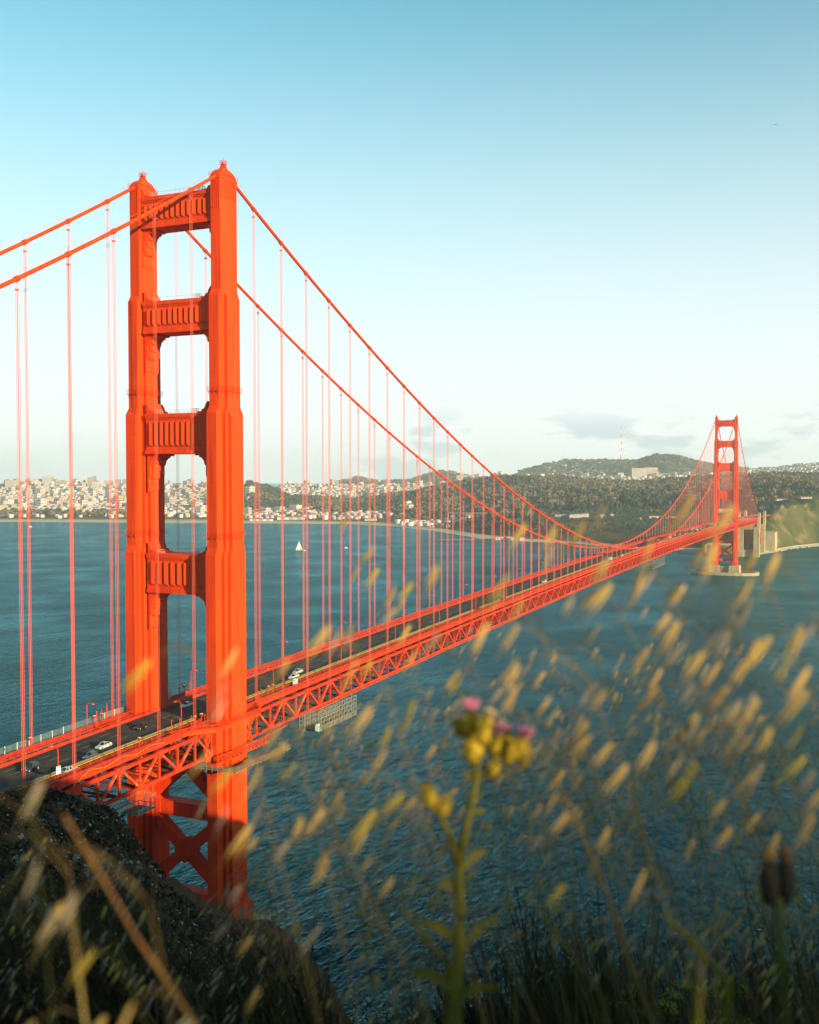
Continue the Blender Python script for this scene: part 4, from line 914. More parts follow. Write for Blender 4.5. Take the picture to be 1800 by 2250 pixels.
# ---------------------------------------------------------------- houses
WALLS = [mat('wall_'+n, c, .85, .10, .05, coords='World') for n, c in dict(white=(.50,.42,.45), cream=(.45,.335,.33), tan=(.36,.245,.22), grey=(.29,.25,.27), pink=(.40,.25,.25), ochre=(.42,.26,.17)).items()]
ROOFM = mat('flat_roof_gravel', (.22,.20,.19), .9, .35, .03, coords='World'); TILE = mat('red_tile_roof', (.30,.09,.05), .9, .25, .1, coords='World'); WIN = mat('far_window_glass', (.07,.075,.085), .25, .2, .2, coords='World')
def house_mesh(kind, r):
    b = MB(); b.box(0,0,-.25,1,1,1.25,0)
    rf = MB()
    if kind == 'flat': rf.box(0,0,1.0,1.04,1.04,.05); rf.box(.15,.1,1.05,.25,.3,.12)
    elif kind == 'gable': rf.add([(-.54,-.54,1),(.54,-.54,1),(.54,.54,1),(-.54,.54,1),(-.54,0,1.38),(.54,0,1.38)], [(0,1,5,4),(3,4,5,2),(0,4,3),(1,2,5),(0,3,2,1)])
    else: rf.add([(-.54,-.54,1),(.54,-.54,1),(.54,.54,1),(-.54,.54,1),(-.25,0,1.32),(.25,0,1.32)], [(0,1,5,4),(3,4,5,2),(0,4,3),(1,2,5),(0,3,2,1)])
    ws = MB()
    for k in range(3):
        for x in (-.3,0,.3):
            ws.box(x, -.505, .14+k*.28, .16, .03, .15); ws.box(.505, x, .14+k*.28, .03, .16, .15)
    return b.build('wall', WALLS[0], link=False), rf.build('roof', ROOFM, link=False), ws.build('window_panes', WIN, link=False)
HM = {k: house_mesh(k, 0) for k in ('flat','gable','hip')}
SY = R(-8)                                        # street grid
houses = []
random.seed(33)
def block(p0, p1, w0, w1, n, big_share=.05, wallp=(0,1,1,2,3,4,5,0,0)):
    for _ in range(n):
        px = random.uniform(p0, p1); wd = random.uniform(w0, w1)
        x, y = far(px, wd); x = round(x/22)*22+random.uniform(-3,3); y = round(y/11)*11+random.uniform(-2,2)   # street grid
        dx, dy = x-CAM[0], y-CAM[1]; wd = FH[0]*dx+FH[1]*dy; px = 900+FPX*(RH[0]*dx+RH[1]*dy)/wd
        if random.random() < big_share: sx, sy, h = random.uniform(16,34), random.uniform(14,30), random.uniform(14,34)
        else: sx, sy, h = random.uniform(12,19), random.uniform(7,11), random.uniform(7,13)
        houses.append((px, wd, sx, sy, h, random.choice(wallp)))
block(-260, 548, 3560, 5650, 7600, .03); block(-260, 520, 4900, 5650, 700, .3)
block(615, 1060, 4700, 5450, 1500, .03); block(1040, 1170, 4900, 5200, 120, .15)
block(1170, 1330, 5850, 6480, 330, .02); block(1280, 1500, 4750, 5150, 110, .15); block(1600, 1840, 5300, 6950, 1100, .02, (0,3,3,1,0))
block(250, 660, 3300, 3560, 170, .06, (0,1,0,5)); block(-100, 250, 3280, 3420, 30, .1, (0,0,1)); block(1500, 1640, 4700, 5100, 90, .1); block(540, 900, 3180, 3330, 60, .0, (0,1,4)); block(560, 720, 3350, 3600, 90, .02, (0,1,4,5)); block(880, 1010, 2780, 2960, 40, .0, (0,0,1)); block(700, 900, 3150, 3350, 50, .02, (0,1,4))
houses.sort(key=lambda h: (h[2]+h[3])*h[4]/h[1]**2, reverse=True)
own = [h for h in houses if -5 < h[0] < 1805][:230]; other = [h for h in houses if h not in set(own)]
za = land([h[0] for h in own], [h[1] for h in own])
wn = ('white','cream','tan','grey','pinkish','ochre')
for (px, wd, sx, sy, h, m), z in zip(own, za):
    x, y = far(px, wd); k = 'flat' if h > 13 or random.random() < .6 else random.choice(('gable','hip'))
    hill_ = px > 1170 and wd > 5300
    area = 'the far left' if px < 150 else 'the left' if px < 290 else 'the hill behind the near tower' if px < 560 else 'the ridge in mid picture' if px < 1170 else 'the hills at right'
    area += ', upper slope' if wd > 5000 else (', middle slope' if wd > 4300 else ', lower slope')
    e = empty('apartment_building' if h > 13 else 'house', (x,y,z), SY, label=f'{wn[m]} {"apartment block" if h > 13 else "house"} of the distant city on {area}', cat='building', group=f'distant {wn[m]} {"blocks" if h > 13 else "houses"} of the city on {area}')
    for nm, me in zip(('wall','roof','windows'), HM[k]):
        o = place(nm, me, e, sc=(sx, sy, h))
        if nm == 'windows': o['kind'] = 'stuff'
        if nm == 'wall': o.material_slots[0].link = 'OBJECT'; o.material_slots[0].material = WALLS[m]
        if nm == 'roof' and k != 'flat': o.material_slots[0].link = 'OBJECT'; o.material_slots[0].material = TILE
za = land([h[0] for h in other], [h[1] for h in other]); VV, FF, MI = [], [], []; off = 0
UB = np.array([(-.5,-.5,-.3),(.5,-.5,-.3),(.5,.5,-.3),(-.5,.5,-.3),(-.5,-.5,1),(.5,-.5,1),(.5,.5,1),(-.5,.5,1)]); UF = np.array([(4,5,6,7),(0,1,5,4),(1,2,6,5),(2,3,7,6),(3,0,4,7)])
cs, sn = math.cos(SY), math.sin(SY)
for (px, wd, sx, sy, h, m), z in zip(other, za):
    x, y = far(px, wd); a, b = UB[:,0]*sx, UB[:,1]*sy
    VV.append(np.stack([x+a*cs-b*sn, y+a*sn+b*cs, z+UB[:,2]*h], -1)); FF.append(UF+off); off += 8; MI += [6 if random.random() < .75 else 7]+[m]*4
ct = big('city_houses', np.concatenate(VV), np.concatenate(FF), WALLS+[ROOFM, TILE], mi=MI); tag(ct, 'thousands of small pale houses covering the distant city hills', 'houses', kind='stuff')

# ---------------------------------------------------------------- landmark buildings
def tower_block(px0, px1, py0, py1, wd, m, label, stripes='v', dep=1.0, red=False):
    sx = (px1-px0)/FPX*wd; z0, z1 = zpy(py1, wd), zpy(py0, wd); x, y = far((px0+px1)/2, wd); zg = min(z0, lz((px0+px1)/2, wd))-3
    e = empty('high_rise', (x,y,zg), -YAW*1.0 if False else R(24), label=label, cat='building'); h = z1-zg; sy = sx*dep
    MB().box(0,0,0,sx,sy,h).build('wall', WALLS[m], e)
    n = max(3, int(sx/4)); nf = max(3, int((z1-z0)/4))
    if stripes == 'v':
        for k in range(n): MB().box(-sx/2+sx*(k+.5)/n, -sy/2-.1, h*.05, sx/n*.3, .5, h*.9).build('window_strip', WIN, e)
        for k in range(n): MB().box(sx/2+.1, -sy/2+sy*(k+.5)/n, h*.05, .5, sy/n*.3, h*.9).build('window_strip', WIN, e)
    else:
        for k in range(nf):
            zz = h-(z1-z0)+(z1-z0)*(k+.3)/nf
            MB().box(0, -sy/2-.1, zz, sx*.92, .5, (z1-z0)/nf*.32).build('window_strip', WIN, e); MB().box(sx/2+.1, 0, zz, .5, sy*.92, (z1-z0)/nf*.32).build('window_strip', WIN, e)
    r_ = MB(); r_.loft([rect(0,0,h,sx*.51,sy*.51),rect(0,0,h+1.2,sx*.51,sy*.51)]+([rect(0,0,h+6,sx*.2,sy*.2)] if red else [])); r_.build('roof', TILE if red else ROOFM, e)
    return e
tower_block(96.6,115,1045.7,1066,5500,0,'tall white slab with dark vertical stripes above the left city ridge')
tower_block(161,171,1052,1066,5700,3,'grey tower with a tan top on the left city ridge','h')
tower_block(194,204,1049,1071,5500,2,'slim tan tower in front of a darker one on the left skyline','h'); tower_block(203.5,211,1046,1064,5800,3,'dark tower rising behind the slim tan tower','v')
tower_block(205,216,1058,1077,5200,0,'white tower with a red roof below the two skyline towers','h',red=True)
tower_block(230.5,247,1056,1070,5600,1,'broad cream slab between two suspenders left of the near tower','v',.5)
tower_block(254,264.5,1053.5,1071,5900,3,'blue-grey tower second left of the near east tower leg'); tower_block(270,278,1053,1071,5900,3,'blue-grey tower half hidden by the near east tower leg')
tower_block(16,39,1055,1071,5300,1,'wide cream apartment block at the far left skyline','h'); tower_block(62,83,1058,1070,5500,1,'long low tan block right of the first suspenders','h',.5)
tower_block(97,106,1066,1084,5000,0,'white mid-height tower below the striped slab','h'); tower_block(127,146,1057,1069,5500,4,'wide pinkish block left of the thick near suspender','h',.5)
tower_block(1387,1416,1029,1055,5000,1,'grey shaded half of the large hospital block on the wooded ridge','h',.5); tower_block(1414,1443,1028,1055,5030,1,'sunlit cream half of the large hospital block on the wooded ridge','v',.6)
tower_block(1357,1369.5,1039,1055,5000,0,'single white tower left of the large hospital block','h'); tower_block(1442,1468,1041,1052,5000,1,'low cream wing right of the hospital block','h',.4); tower_block(1468,1500,1044,1051,5050,0,'long low white wing touching the far main cable','h',.3)
tower_block(1003,1042,1045,1058,5100,1,'long cream building with small towers on the ridge between the cables','v',.4); tower_block(1011,1020,1039,1050,5150,1,'slim cream tower rising from the long ridge building','v'); tower_block(735,745,1056,1068,5300,3,'small grey block on the ridge line mid skyline','h')
# domed rotunda
wd = 3650; x, y = far(168, wd); z = lz(168, wd); e = empty('domed_rotunda', (x,y,z), label='ochre rotunda with a pale dome among the trees on the left shore', cat='rotunda')
s_ = 21/FPX*wd/2; zt = zpy(1111, wd)-z
ring = lambda r, zz, n=12: [(r*math.cos(2*math.pi*k/n), r*math.sin(2*math.pi*k/n), zz) for k in range(n)]
MB().loft([ring(s_*.86,0),ring(s_*.86,zt)]).build('drum', WALLS[5], e)
for k in range(12):
    a = 2*math.pi*(k+.5)/12; MB().tube([(s_*.97*math.cos(a),s_*.97*math.sin(a),0),(s_*.97*math.cos(a),s_*.97*math.sin(a),zt*.85)], 1.2, 6).build('column', WALLS[5], e)
MB().loft([ring(s_*1.03,zt*.85),ring(s_*1.03,zt)]).build('cornice', WALLS[1], e)
MB().loft([ring(s_*.8*math.cos(t*1.5),zt+s_*.62*math.sin(t*1.5)) for t in np.linspace(0, 1, 6)]).build('dome', WALLS[1], e, smooth=True)
MB().box(-s_*2.6, 10, 0, s_*2.2, 14, zt*.55).build('colonnade', WALLS[5], e)
# houses in the park and on the shore
def cottage(px, py, wpx, hpx, m, label, roof='gable', tile=True, wd=None, rz=R(24), group=None, asp=.7):
    wd = wd or find_w(px, py); sx = wpx/FPX*wd; h = hpx/FPX*wd*.72; x, y = far(px, wd); z = lz(px, wd)
    e = empty('house', (x,y,z), rz, label=label, cat='house', group=group)
    for nm, me in zip(('wall','roof','windows'), HM[roof]):
        o = place(nm, me, e, sc=(sx, sx*asp, h))
        if nm == 'windows': o['kind'] = 'stuff'
        if nm == 'wall': o.material_slots[0].link = 'OBJECT'; o.material_slots[0].material = WALLS[m]
        if nm == 'roof': o.material_slots[0].link = 'OBJECT'; o.material_slots[0].material = TILE if tile else ROOFM
ordn = ('first','second','third','fourth','fifth','sixth','seventh','eighth')
for k in range(5): cottage(1256+8.5*k, 1140-.3*k, 8, 9, 0, f'{ordn[k]} white gabled house from the left in the row under the wood', 'gable', False, wd=2480, group='row of white houses')
for k in range(4): cottage(1223+8*k, 1140, 7, 7, 3, f'{ordn[k]} grey-white cottage from the left before the row of white houses', 'gable', False, wd=2520, group='grey cottages')
for px, py, wp, hp, m, lb in ((1323,1138,10,8,1,'cream red-roofed house among trees right of the white row'),(1345,1134,8,6,4,'pinkish house in the trees above the cable low point'),(1405,1142,8,5,0,'white shed in the clearing left of the far tower cables'),(1496,1098,16,14,0,'white gabled hall high in the wood beside the far cable'),(1532,1097,12,9,0,'white house in the wood just left of the far tower'),(1475,1138,22,5,5,'ochre low building under the far main cable'),
  (1440,1139,26,5,0,'long pale shed row under the far main cable'),(1590,1126,40,9,5,'ochre toll buildings behind the far tower'),(1625,1130,14,8,1,'cream house right of the far tower'),(1680,1118,16,6,0,'white low building on the bluff edge'),(1720,1100,30,4,0,'long white shed on top of the bluff'),(1770,1098,24,4,1,'cream shed on top of the bluff at the right edge'),
  (1034,1144,17,14,0,'large white hall with dark roof beside the shore meadow'),(1053,1147,10,13,0,'white gabled barn right of the large hall'),(1064,1144,7,11,0,'small white gabled house beside the barn'),(969,1158,14,9,0,'white house with porch above the beach'),(985,1160,9,7,0,'small white house right of the porch house'),(950,1159,8,5,0,'low white hut left of the porch house'),
  (930,1149,30,5,0,'long white low hangar on the shore meadow'),(812,1144,20,6,0,'white hangar with red roof left on the meadow'),(823,1144,10,7,0,'white gabled shed touching the hangar'),(740,1122,14,12,4,'red brick hall with a pale roof below the wood'),(730,1113,12,7,5,'ochre hall above the brick hall'),(650,1118,26,9,0,'white block left of the brick hall'),(645,1129,14,11,4,'red brick barracks first of three'),(661,1129,14,11,4,'red brick barracks second of three'),(677,1129,12,11,4,'red brick barracks third of three'),
  (640,1142,60,7,0,'long white shed along the shore road'),(560,1133,40,8,1,'long cream shed right of the near tower'),(575,1145,50,6,0,'low white shed on the shore right of the near tower')):
    cottage(px, py, wp, hp, m, lb, 'hip' if m in (4,5) else 'gable', True, rz=R(24), asp=min(1, 14/wp))
for k, (px, wp) in enumerate(((1101,24),(1120,10),(1128,9),(1148,9))):
    wd = 141.5*FPX/(1187+k*.8-1044.4)+12; cottage(px, 1186, wp, 9 if k == 0 else 8, 0 if k else 1, ('long cream warehouse with red roof at the root of the wharf','first white gabled boathouse right of the wharf warehouse','second white gabled boathouse right of the wharf warehouse','lone white gabled boathouse on the seawall')[k], 'gable', k == 0, wd=wd, asp=.6)
# wharf
A, B = np.array([-656.,1793.]), np.array([-561.,1895.]); e = empty('wharf', (A[0],A[1],0), label='low timber wharf with a bent end reaching into the bay', cat='wharf')
x2, y2 = far(1092, 141.5*FPX/(1186-1044.4)+10)
for p, q_, wd_ in (((0,0),(28,16),14),((28,16),(B[0]-A[0],B[1]-A[1]),7),((B[0]-A[0],B[1]-A[1]),(x2-A[0],y2-A[1]),7)):
    MB().beam((*p,2.6),(*q_,2.6),wd_,.7).build('wharf_deck', M['deckwood'], e)
    n = int(math.dist(p, q_)/8)
    for k in range(n):
        t = k/n; MB().tube([(p[0]+(q_[0]-p[0])*t,p[1]+(q_[1]-p[1])*t,-3),(p[0]+(q_[0]-p[0])*t,p[1]+(q_[1]-p[1])*t,2.4)], .9, 6).build('pile', M['dark'], e)
# viaduct through the wood
e = empty('viaduct', (0,0,0), label='thin road viaduct crossing in front of the wood', cat='viaduct')
vp = [far(px, 2650) for px in np.linspace(985, 1125, 12)]; zv = zpy(1127, 2650)
for a, b in zip(vp, vp[1:]): MB().beam((*a,zv),(*b,zv),9,1.6).build('viaduct_deck', M['walk'], e); MB().beam((*a,zv-.8),(*a,0),2,2).build('viaduct_pier', M['walk'], e)
# brick fort and its seawall
e = empty('brick_fort', (-45,1686,0), label='low red brick fort half hidden behind the far tower', cat='fort')
MB().box(0,0,2.6,66,40,13).build('wall', M['brick'], e); MB().box(0,0,15.6,67,41,1.2).build('parapet', M['pale'], e)
for s_ in (-1,1): MB().box(s_*33,-20,2.6,3,3,13.4).build('corner_quoin', M['pale'], e)
for k in range(8):
    for j in range(2): MB().box(-27+7.6*k,-20.1,5+5*j,2,.4,2.4).build('gun_port', M['dark'], e)
mb = MB(); o = [(-62,-34),(44,-34),(58,-12),(58,60),(-80,60),(-88,0)]; n = len(o)
mb.add([(x,y,-3) for x, y in o]+[(x*.97,y*.97,2.6) for x, y in o], [tuple(range(n,2*n))]+[(i,(i+1)%n,(i+1)%n+n,i+n) for i in range(n)]); mb.build('seawall', M['walk'], e)
# lattice broadcasting mast on the far hill
wd = 6350; x, y = far(1367, wd); zb_ = lz(1367, wd); zt = zpy(937, wd); hh = zt-zb_; e = empty('broadcast_mast', (x,y,zb_), label='tall red and white three-legged broadcasting mast on the far hill', cat='mast')
M['mastred'] = mat('mast_red', (.50,.22,.18), .7, .1, 1)
for k in range(3):
    a = 2*math.pi*k/3+.4
    rad = lambda t: 22-13*min(1, t/.35)+5*max(0, (t-.35)/.65)
    for j in range(10):
        t0, t1 = j/10, (j+1)/10
        MB().beam((rad(t0)*math.cos(a),rad(t0)*math.sin(a),hh*t0),(rad(t1)*math.cos(a),rad(t1)*math.sin(a),hh*t1),1.7 if t0 < .75 else 1.2,1.7 if t0 < .75 else 1.2).build('mast_leg', M['mastred'] if j % 2 else M['white'], e)
for t in (.12,.36,.52,.72):
    pts = [(rad(t)*math.cos(2*math.pi*k/3+.4), rad(t)*math.sin(2*math.pi*k/3+.4), hh*t) for k in range(3)]
    for k in range(3): MB().beam(pts[k], pts[(k+1)%3], 3, 4).build('cross_arm', M['mastred'], e)
for px_, h_ in ((1233,40),(1237,55)):
    x, y = far(px_, 6450); e = MB().tube([(x,y,lz(px_,6450)-2),(x,y,lz(px_,6450)+h_)], [1.4,.7], 5).build('radio_mast', M['galv']); tag(e, 'thin grey radio mast on the grassy hilltop, '+('shorter' if h_ < 50 else 'taller')+' of two', 'mast')
# boats and a distant aeroplane
def hull(L_, B_, Dp): return MB().loft([[(L_*x,-B_*w_,Dp),(L_*x,B_*w_,Dp),(L_*x,B_*w_*.6,-.3),(L_*x,-B_*w_*.6,-.3)] for x, w_ in ((-.5,.38),(-.2,.5),(.15,.46),(.38,.26),(.5,.03))])
e = empty('sailing_boat', (-791,1437,0), R(200), label='white sailing boat out on the bay', cat='boat')
hull(15,4.4,1.5).build('hull', M['white'], e); MB().tube([(1,0,1.2),(1,0,19)], [.16,.09], 6).build('mast', M['white'], e); MB().beam((1,0,2.6),(-5,.3,2.5),.18,.2).build('boom', M['galv'], e)
MB().add([(.9,.02,3),(-4.8,.25,2.9),(-3.0,.55,8),(.8,.05,18.3),(.9,-.1,3),(-4.8,.1,2.9),(-3.0,.4,8),(.8,-.1,18.3)], [(0,1,2,3),(7,6,5,4)]).build('mainsail', M['white'], e)
MB().add([(7,0,1.7),(1.5,.9,2.2),(1.2,.05,15.5),(7,-.1,1.7),(1.5,.8,2.2),(1.2,-.05,15.5)], [(0,1,2),(5,4,3)]).build('jib', M['white'], e); MB().box(-1.5,0,1.4,4,2.2,.9).build('cabin', M['galv'], e)
def motorboat(x, y, rz, L_, label):
    e = empty('motor_boat', (x,y,0), rz, label=label, cat='boat'); hull(L_,L_*.3,1.4).build('hull', M['white'], e); MB().box(-.3,0,1.3,L_*.4,L_*.2,1.7,taper=.8).build('cabin', M['white'], e); MB().box(-.3,0,1.9,L_*.36,L_*.21,.6).build('cabin_windows', M['glass'], e)
motorboat(-778,1428,R(170),11,'white motor boat beside the sailing boat'); motorboat(-1903,1898,R(40),9,'tiny white boat on the bay at the far left'); motorboat(-735,1520,R(10),6,'tiny white boat right of the sailing boat')
p = unp(1706, 273, 4200); e = empty('aeroplane', p, R(-60), label='tiny white aeroplane high in the right of the sky', cat='aeroplane')
MB().tube([(-9,0,0),(-6,0,.6),(5,0,.6),(8,0,.4),(9.2,0,.2)], [.3,1.1,1.2,.8,.15], 8).build('fuselage', M['white'], e, smooth=True)
for s_ in (-1,1):
    MB().add([(2,0,.2),(-1.2,0,.2),(-3.2,s_*9.5,.9),(-1.9,s_*9.5,.9),(2,0,.45),(-1.2,0,.45),(-3.2,s_*9.5,1.0),(-1.9,s_*9.5,1.0)], [(0,1,2,3),(4,5,6,7),(0,1,5,4),(1,2,6,5),(2,3,7,6),(3,0,4,7)]).build('wing', M['white'], e)
    MB().tube([(1.2,s_*3.4,-.4),(-1,s_*3.4,-.4)], .55, 8).build('engine', M['galv'], e)
    MB().add([(-7,0,.8),(-8.6,0,.8),(-9.4,s_*3.4,1),(-8.4,s_*3.4,1),(-7,0,.95),(-8.6,0,.95),(-9.4,s_*3.4,1.1),(-8.4,s_*3.4,1.1)], [(0,1,2,3),(4,5,6,7),(0,1,5,4),(1,2,6,5),(2,3,7,6),(3,0,4,7)]).build('tailplane', M['white'], e)
MB().add([(-6.4,-.1,1),(-8.8,-.1,.9),(-9.6,-.1,4.2),(-8.2,-.1,4.2),(-6.4,.1,1),(-8.8,.1,.9),(-9.6,.1,4.2),(-8.2,.1,4.2)], [(0,1,2,3),(4,5,6,7),(0,1,5,4),(1,2,6,5),(2,3,7,6),(3,0,4,7)]).build('tail_fin', M['mastred'], e)
# ================================================================ scrub and flowers on the headland
random.seed(91)
M['scrubA'] = mat('scrub_leaves', (.040,.027,.014), .95, .5, 3, coords='World', spec=.05)
M['scrubB'] = mat('dry_scrub', (.10,.045,.026), .95, .4, 3, coords='World', spec=.05)
M['petal_white'] = mat('pale_petals', (.48,.43,.41), .9, .2, 3, coords='World', spec=.05)
M['petal_blue'] = mat('lupin_petals', (.10,.07,.16), .9, .2, 3, coords='World', spec=.05)
def clumps(n, p0, p1, w0, w1, size, quads, mats, weights, near_crest=None):
    VV, FF, MI = [], [], []; px = RNG.uniform(p0, p1, n)
    cw, _ = crest(px); t = RNG.uniform(w0, w1, n); wd = cw*t
    s = (px-900)/FPX*wd; X = CAM[0]+FH[0]*wd+RH[0]*s; Y = CAM[1]+FH[1]*wd+RH[1]*s; Z = headland(X, Y); k = 0
    mi = RNG.choice(len(mats), n, p=weights); sz = RNG.uniform(size[0], size[1], n)
    for i in range(n):
        d = RNG.normal(size=(quads,3)); d[:,2] = np.abs(d[:,2])*.8; d /= np.linalg.norm(d, axis=1)[:,None]
        c = np.array([X[i],Y[i],Z[i]])+d*sz[i]*RNG.uniform(.3,1,(quads,1))
        a = np.cross(d, RNG.normal(size=(quads,3))); a /= np.linalg.norm(a, axis=1)[:,None]; b = np.cross(d, a)
        q_ = sz[i]*RNG.uniform(.16,.34,(quads,1))
        V = np.stack([c-a*q_-b*q_, c+a*q_-b*q_*.6, c+a*q_*.7+b*q_, c-a*q_*.8+b*q_*.8], 1).reshape(-1,3)
        VV.append(V); FF.append(np.arange(quads*4).reshape(-1,4)+k); k += quads*4; MI += [mi[i]]*quads
    return np.concatenate(VV), np.concatenate(FF), MI
V, F, mi = clumps(11000, -260, 950, .45, 1.08, (.25,.8), 9, [0,1], [.42,.58])
tag(big('scrub', V, F, [M['scrubA'], M['scrubB']], mi=mi), 'low dark scrub covering the near hillside', 'scrub', kind='stuff')
V, F, mi = clumps(2000, -260, 900, .55, 1.05, (.16,.42), 9, [0,1], [.9,.1])
tag(big('wildflowers', V, F, [M['petal_white'], M['petal_blue']], mi=mi), 'pale wildflowers dotted over the near hillside', 'wildflowers', kind='stuff')
def leafball(n, seed):
    r = np.random.default_rng(seed); V, F = [], []
    for i in range(n):
        d = r.normal(size=3); d[2] = abs(d[2]); d /= np.linalg.norm(d); p = d*r.uniform(.45,1.0)*np.array([1,1,.9])
        a = np.cross(d, r.normal(size=3)); a /= np.linalg.norm(a); b = np.cross(d, a)+d*.4; s = r.uniform(.05,.12); o = len(V)
        V += [p-a*s*.5, p+b*s, p+a*s*.5, p-b*s]; F.append((o,o+1,o+2,o+3))
    me = bpy.data.meshes.new('foliage'); me.from_pydata([tuple(v) for v in V], [], F); me.materials.append(M['scrubA']); return me
LB = [leafball(170, k) for k in range(3)]
stm = MB()
for k in range(5): a = k*1.26; stm.tube([(0,0,-.1),(.3*math.cos(a),.3*math.sin(a),.35),(.6*math.cos(a),.6*math.sin(a),.6)], [.04,.025,.01], 5)
stm_me = stm.build('stem', M['bark'], link=False)
for i in range(34):
    px = random.uniform(-40, 720); cw, cz = crest(np.array([px])); wd = float(cw[0])*random.choice((1.0,.99,.97,.9,.8)); s = (px-900)/FPX*wd
    x, y = CAM[0]+FH[0]*wd+RH[0]*s, CAM[1]+FH[1]*wd+RH[1]*s; z = float(headland(np.array([x]), np.array([y]))[0])
    e = empty('shrub', (x,y,z-.1), random.uniform(0,6), random.uniform(.5,1.6), label='low rounded shrub on the dark near hillside', cat='shrub', group='shrubs on the near hillside')
    place('foliage', random.choice(LB), e); place('stem', stm_me, e)

# ================================================================ foreground plants
M['oat'] = mat('ripe_oat_husk', (.60,.34,.085), .6, col2=(.66,.44,.17), scale=60, transl=.35, spec=.2)
M['oat_pale'] = mat('dry_oat_husk', (.34,.25,.18), .7, col2=(.42,.32,.25), scale=60, transl=.35, spec=.2)
M['oat_green'] = mat('unripe_oat_husk', (.42,.30,.045), .6, col2=(.50,.36,.07), scale=50, transl=.35, spec=.2)
M['straw'] = mat('straw_stem', (.17,.10,.035), .6, .25, 25, spec=.2)
M['stemg'] = mat('green_stem', (.07,.07,.014), .6, .3, 25, transl=.15, spec=.2)
M['stemb'] = mat('brown_stem', (.17,.078,.026), .6, .3, 30, spec=.2)
M['leafg'] = mat('thistle_green', (.15,.12,.014), .6, .3, 30, transl=.25, spec=.2)
M['bud'] = mat('thistle_bud', (.46,.28,.02), .6, .25, 40, transl=.25, spec=.2)
M['pink'] = mat('thistle_pink', (.80,.26,.42), .7, .2, 60, transl=.25, spec=.1)
M['cream'] = mat('thistle_cream', (.68,.46,.30), .7, .2, 60, transl=.25, spec=.1)
M['seed'] = mat('dark_seed_head', (.014,.007,.006), .9, .3, 40)
M['yflower'] = mat('mustard_petals', (.30,.22,.012), .7, .2, 40, transl=.2, spec=.1)
def spikelet_mesh():
    mb = MB()
    for sx, tilt in ((1,.05),(-1,-.05)):
        rings = []
        for t, r in ((0,.008),(.15,.040),(.4,.052),(.7,.034),(1.0,.004)):
            ox = sx*.03+tilt*t*1.1
            rings.append([(ox+r*.9*math.cos(a), r*.75*math.sin(a), t) for a in (0,1.05,2.1,3.14,4.19,5.24)])
        mb.loft(rings)
    mb.loft([[(.012*math.cos(a),.012*math.sin(a),.1) for a in (0,2.1,4.2)],[(.012*math.cos(a)+.05,.012*math.sin(a),.8) for a in (0,2.1,4.2)],[(.006*math.cos(a)+.02,.006*math.sin(a)+.1,1.5) for a in (0,2.1,4.2)]])
    return mb
SPK = {n: spikelet_mesh().build('spikelet', M[n], link=False, smooth=True) for n in ('oat','oat_pale','oat_green')}
WIND = Vector((-RT[0], -RT[1], 0)); UPW = Vector((0,0,1)); FWD = Vector((FH[0], FH[1], 0))
def ground(p): return float(headland(np.array([p[0]]), np.array([p[1]]))[0])
def oat(px, py, d, nsp, plen, label, group=None, lean=.25, tone=(.6,.25,.15), thick=.0006, size=(.023,.036), curve=.5):
    top = Vector(unp(px, py, d)); base = top-WIND*lean*random.uniform(.7,1.3)+FWD*random.uniform(-.05,.10); base.z = ground(base)-.02
    h = top.z-base.z; mid = base.lerp(top, .55)-WIND*lean*.18
    pts = []
    tip = top+WIND*plen*curve*.5-UPW*plen*.28 if d > 1.6 else top+(top-mid).normalized()*plen*.30+WIND*plen*.22-UPW*plen*.03
    for k in range(11):
        t = k/10; pts.append((base*(1-t)**2+mid*2*t*(1-t)+top*t*t))
    for k in range(1, 5):
        t = k/4; pts.append(top.lerp(tip, t)+UPW*plen*(.16 if d > 1.6 else .03)*math.sin(t*math.pi))
    e = empty('wild_oat', base, label=label, cat='grass stalk', group=group)
    loc = [p-base for p in pts]; r = [thick*1.6*(1-.6*i/len(loc)) for i in range(len(loc))]
    st = MB().tube(loc, r, 6)
    L_ = [0]
    for a, b in zip(loc, loc[1:]): L_.append(L_[-1]+(b-a).length)
    tot = L_[-1]; spk = []
    for k in range(nsp):
        u = tot-plen*(k+.5*random.random())/nsp*1.25
        j = max(i for i in range(len(L_)) if L_[i] <= max(u, 0)); j = min(j, len(loc)-2); f_ = (u-L_[j])/(L_[j+1]-L_[j]); p = loc[j].lerp(loc[j+1], f_)
        side = (WIND*random.uniform(-.5,1.1)+FWD*random.uniform(-.8,.8)+UPW*random.uniform(.1,.5)).normalized()
        ln = random.uniform(.018,.055)
        q1 = p+side*ln*.6+UPW*ln*.2; q2 = p+side*ln+UPW*(-ln*.15)+WIND*ln*.3
        st.tube([p, q1, q2], [.00045,.00035,.0003], 4)
        dr = (WIND*random.uniform(.30,.75)-UPW*random.uniform(.7,1.0)+FWD*random.uniform(-.25,.25)).normalized()
        spk.append((q2, dr))
    st.build('stem', M['straw'] if random.random() < .7 else M['stemg'], e, smooth=True)
    for q2, dr in spk:
        o = place('spikelet', SPK[random.choices(('oat','oat_pale','oat_green'), tone)[0]], e, q2, None, random.uniform(*size))
        o.rotation_euler = (dr.to_track_quat('Z','Y').to_matrix() @ Matrix.Rotation(random.uniform(0,6.28), 3, 'Z')).to_euler()
    return e
random.seed(404)
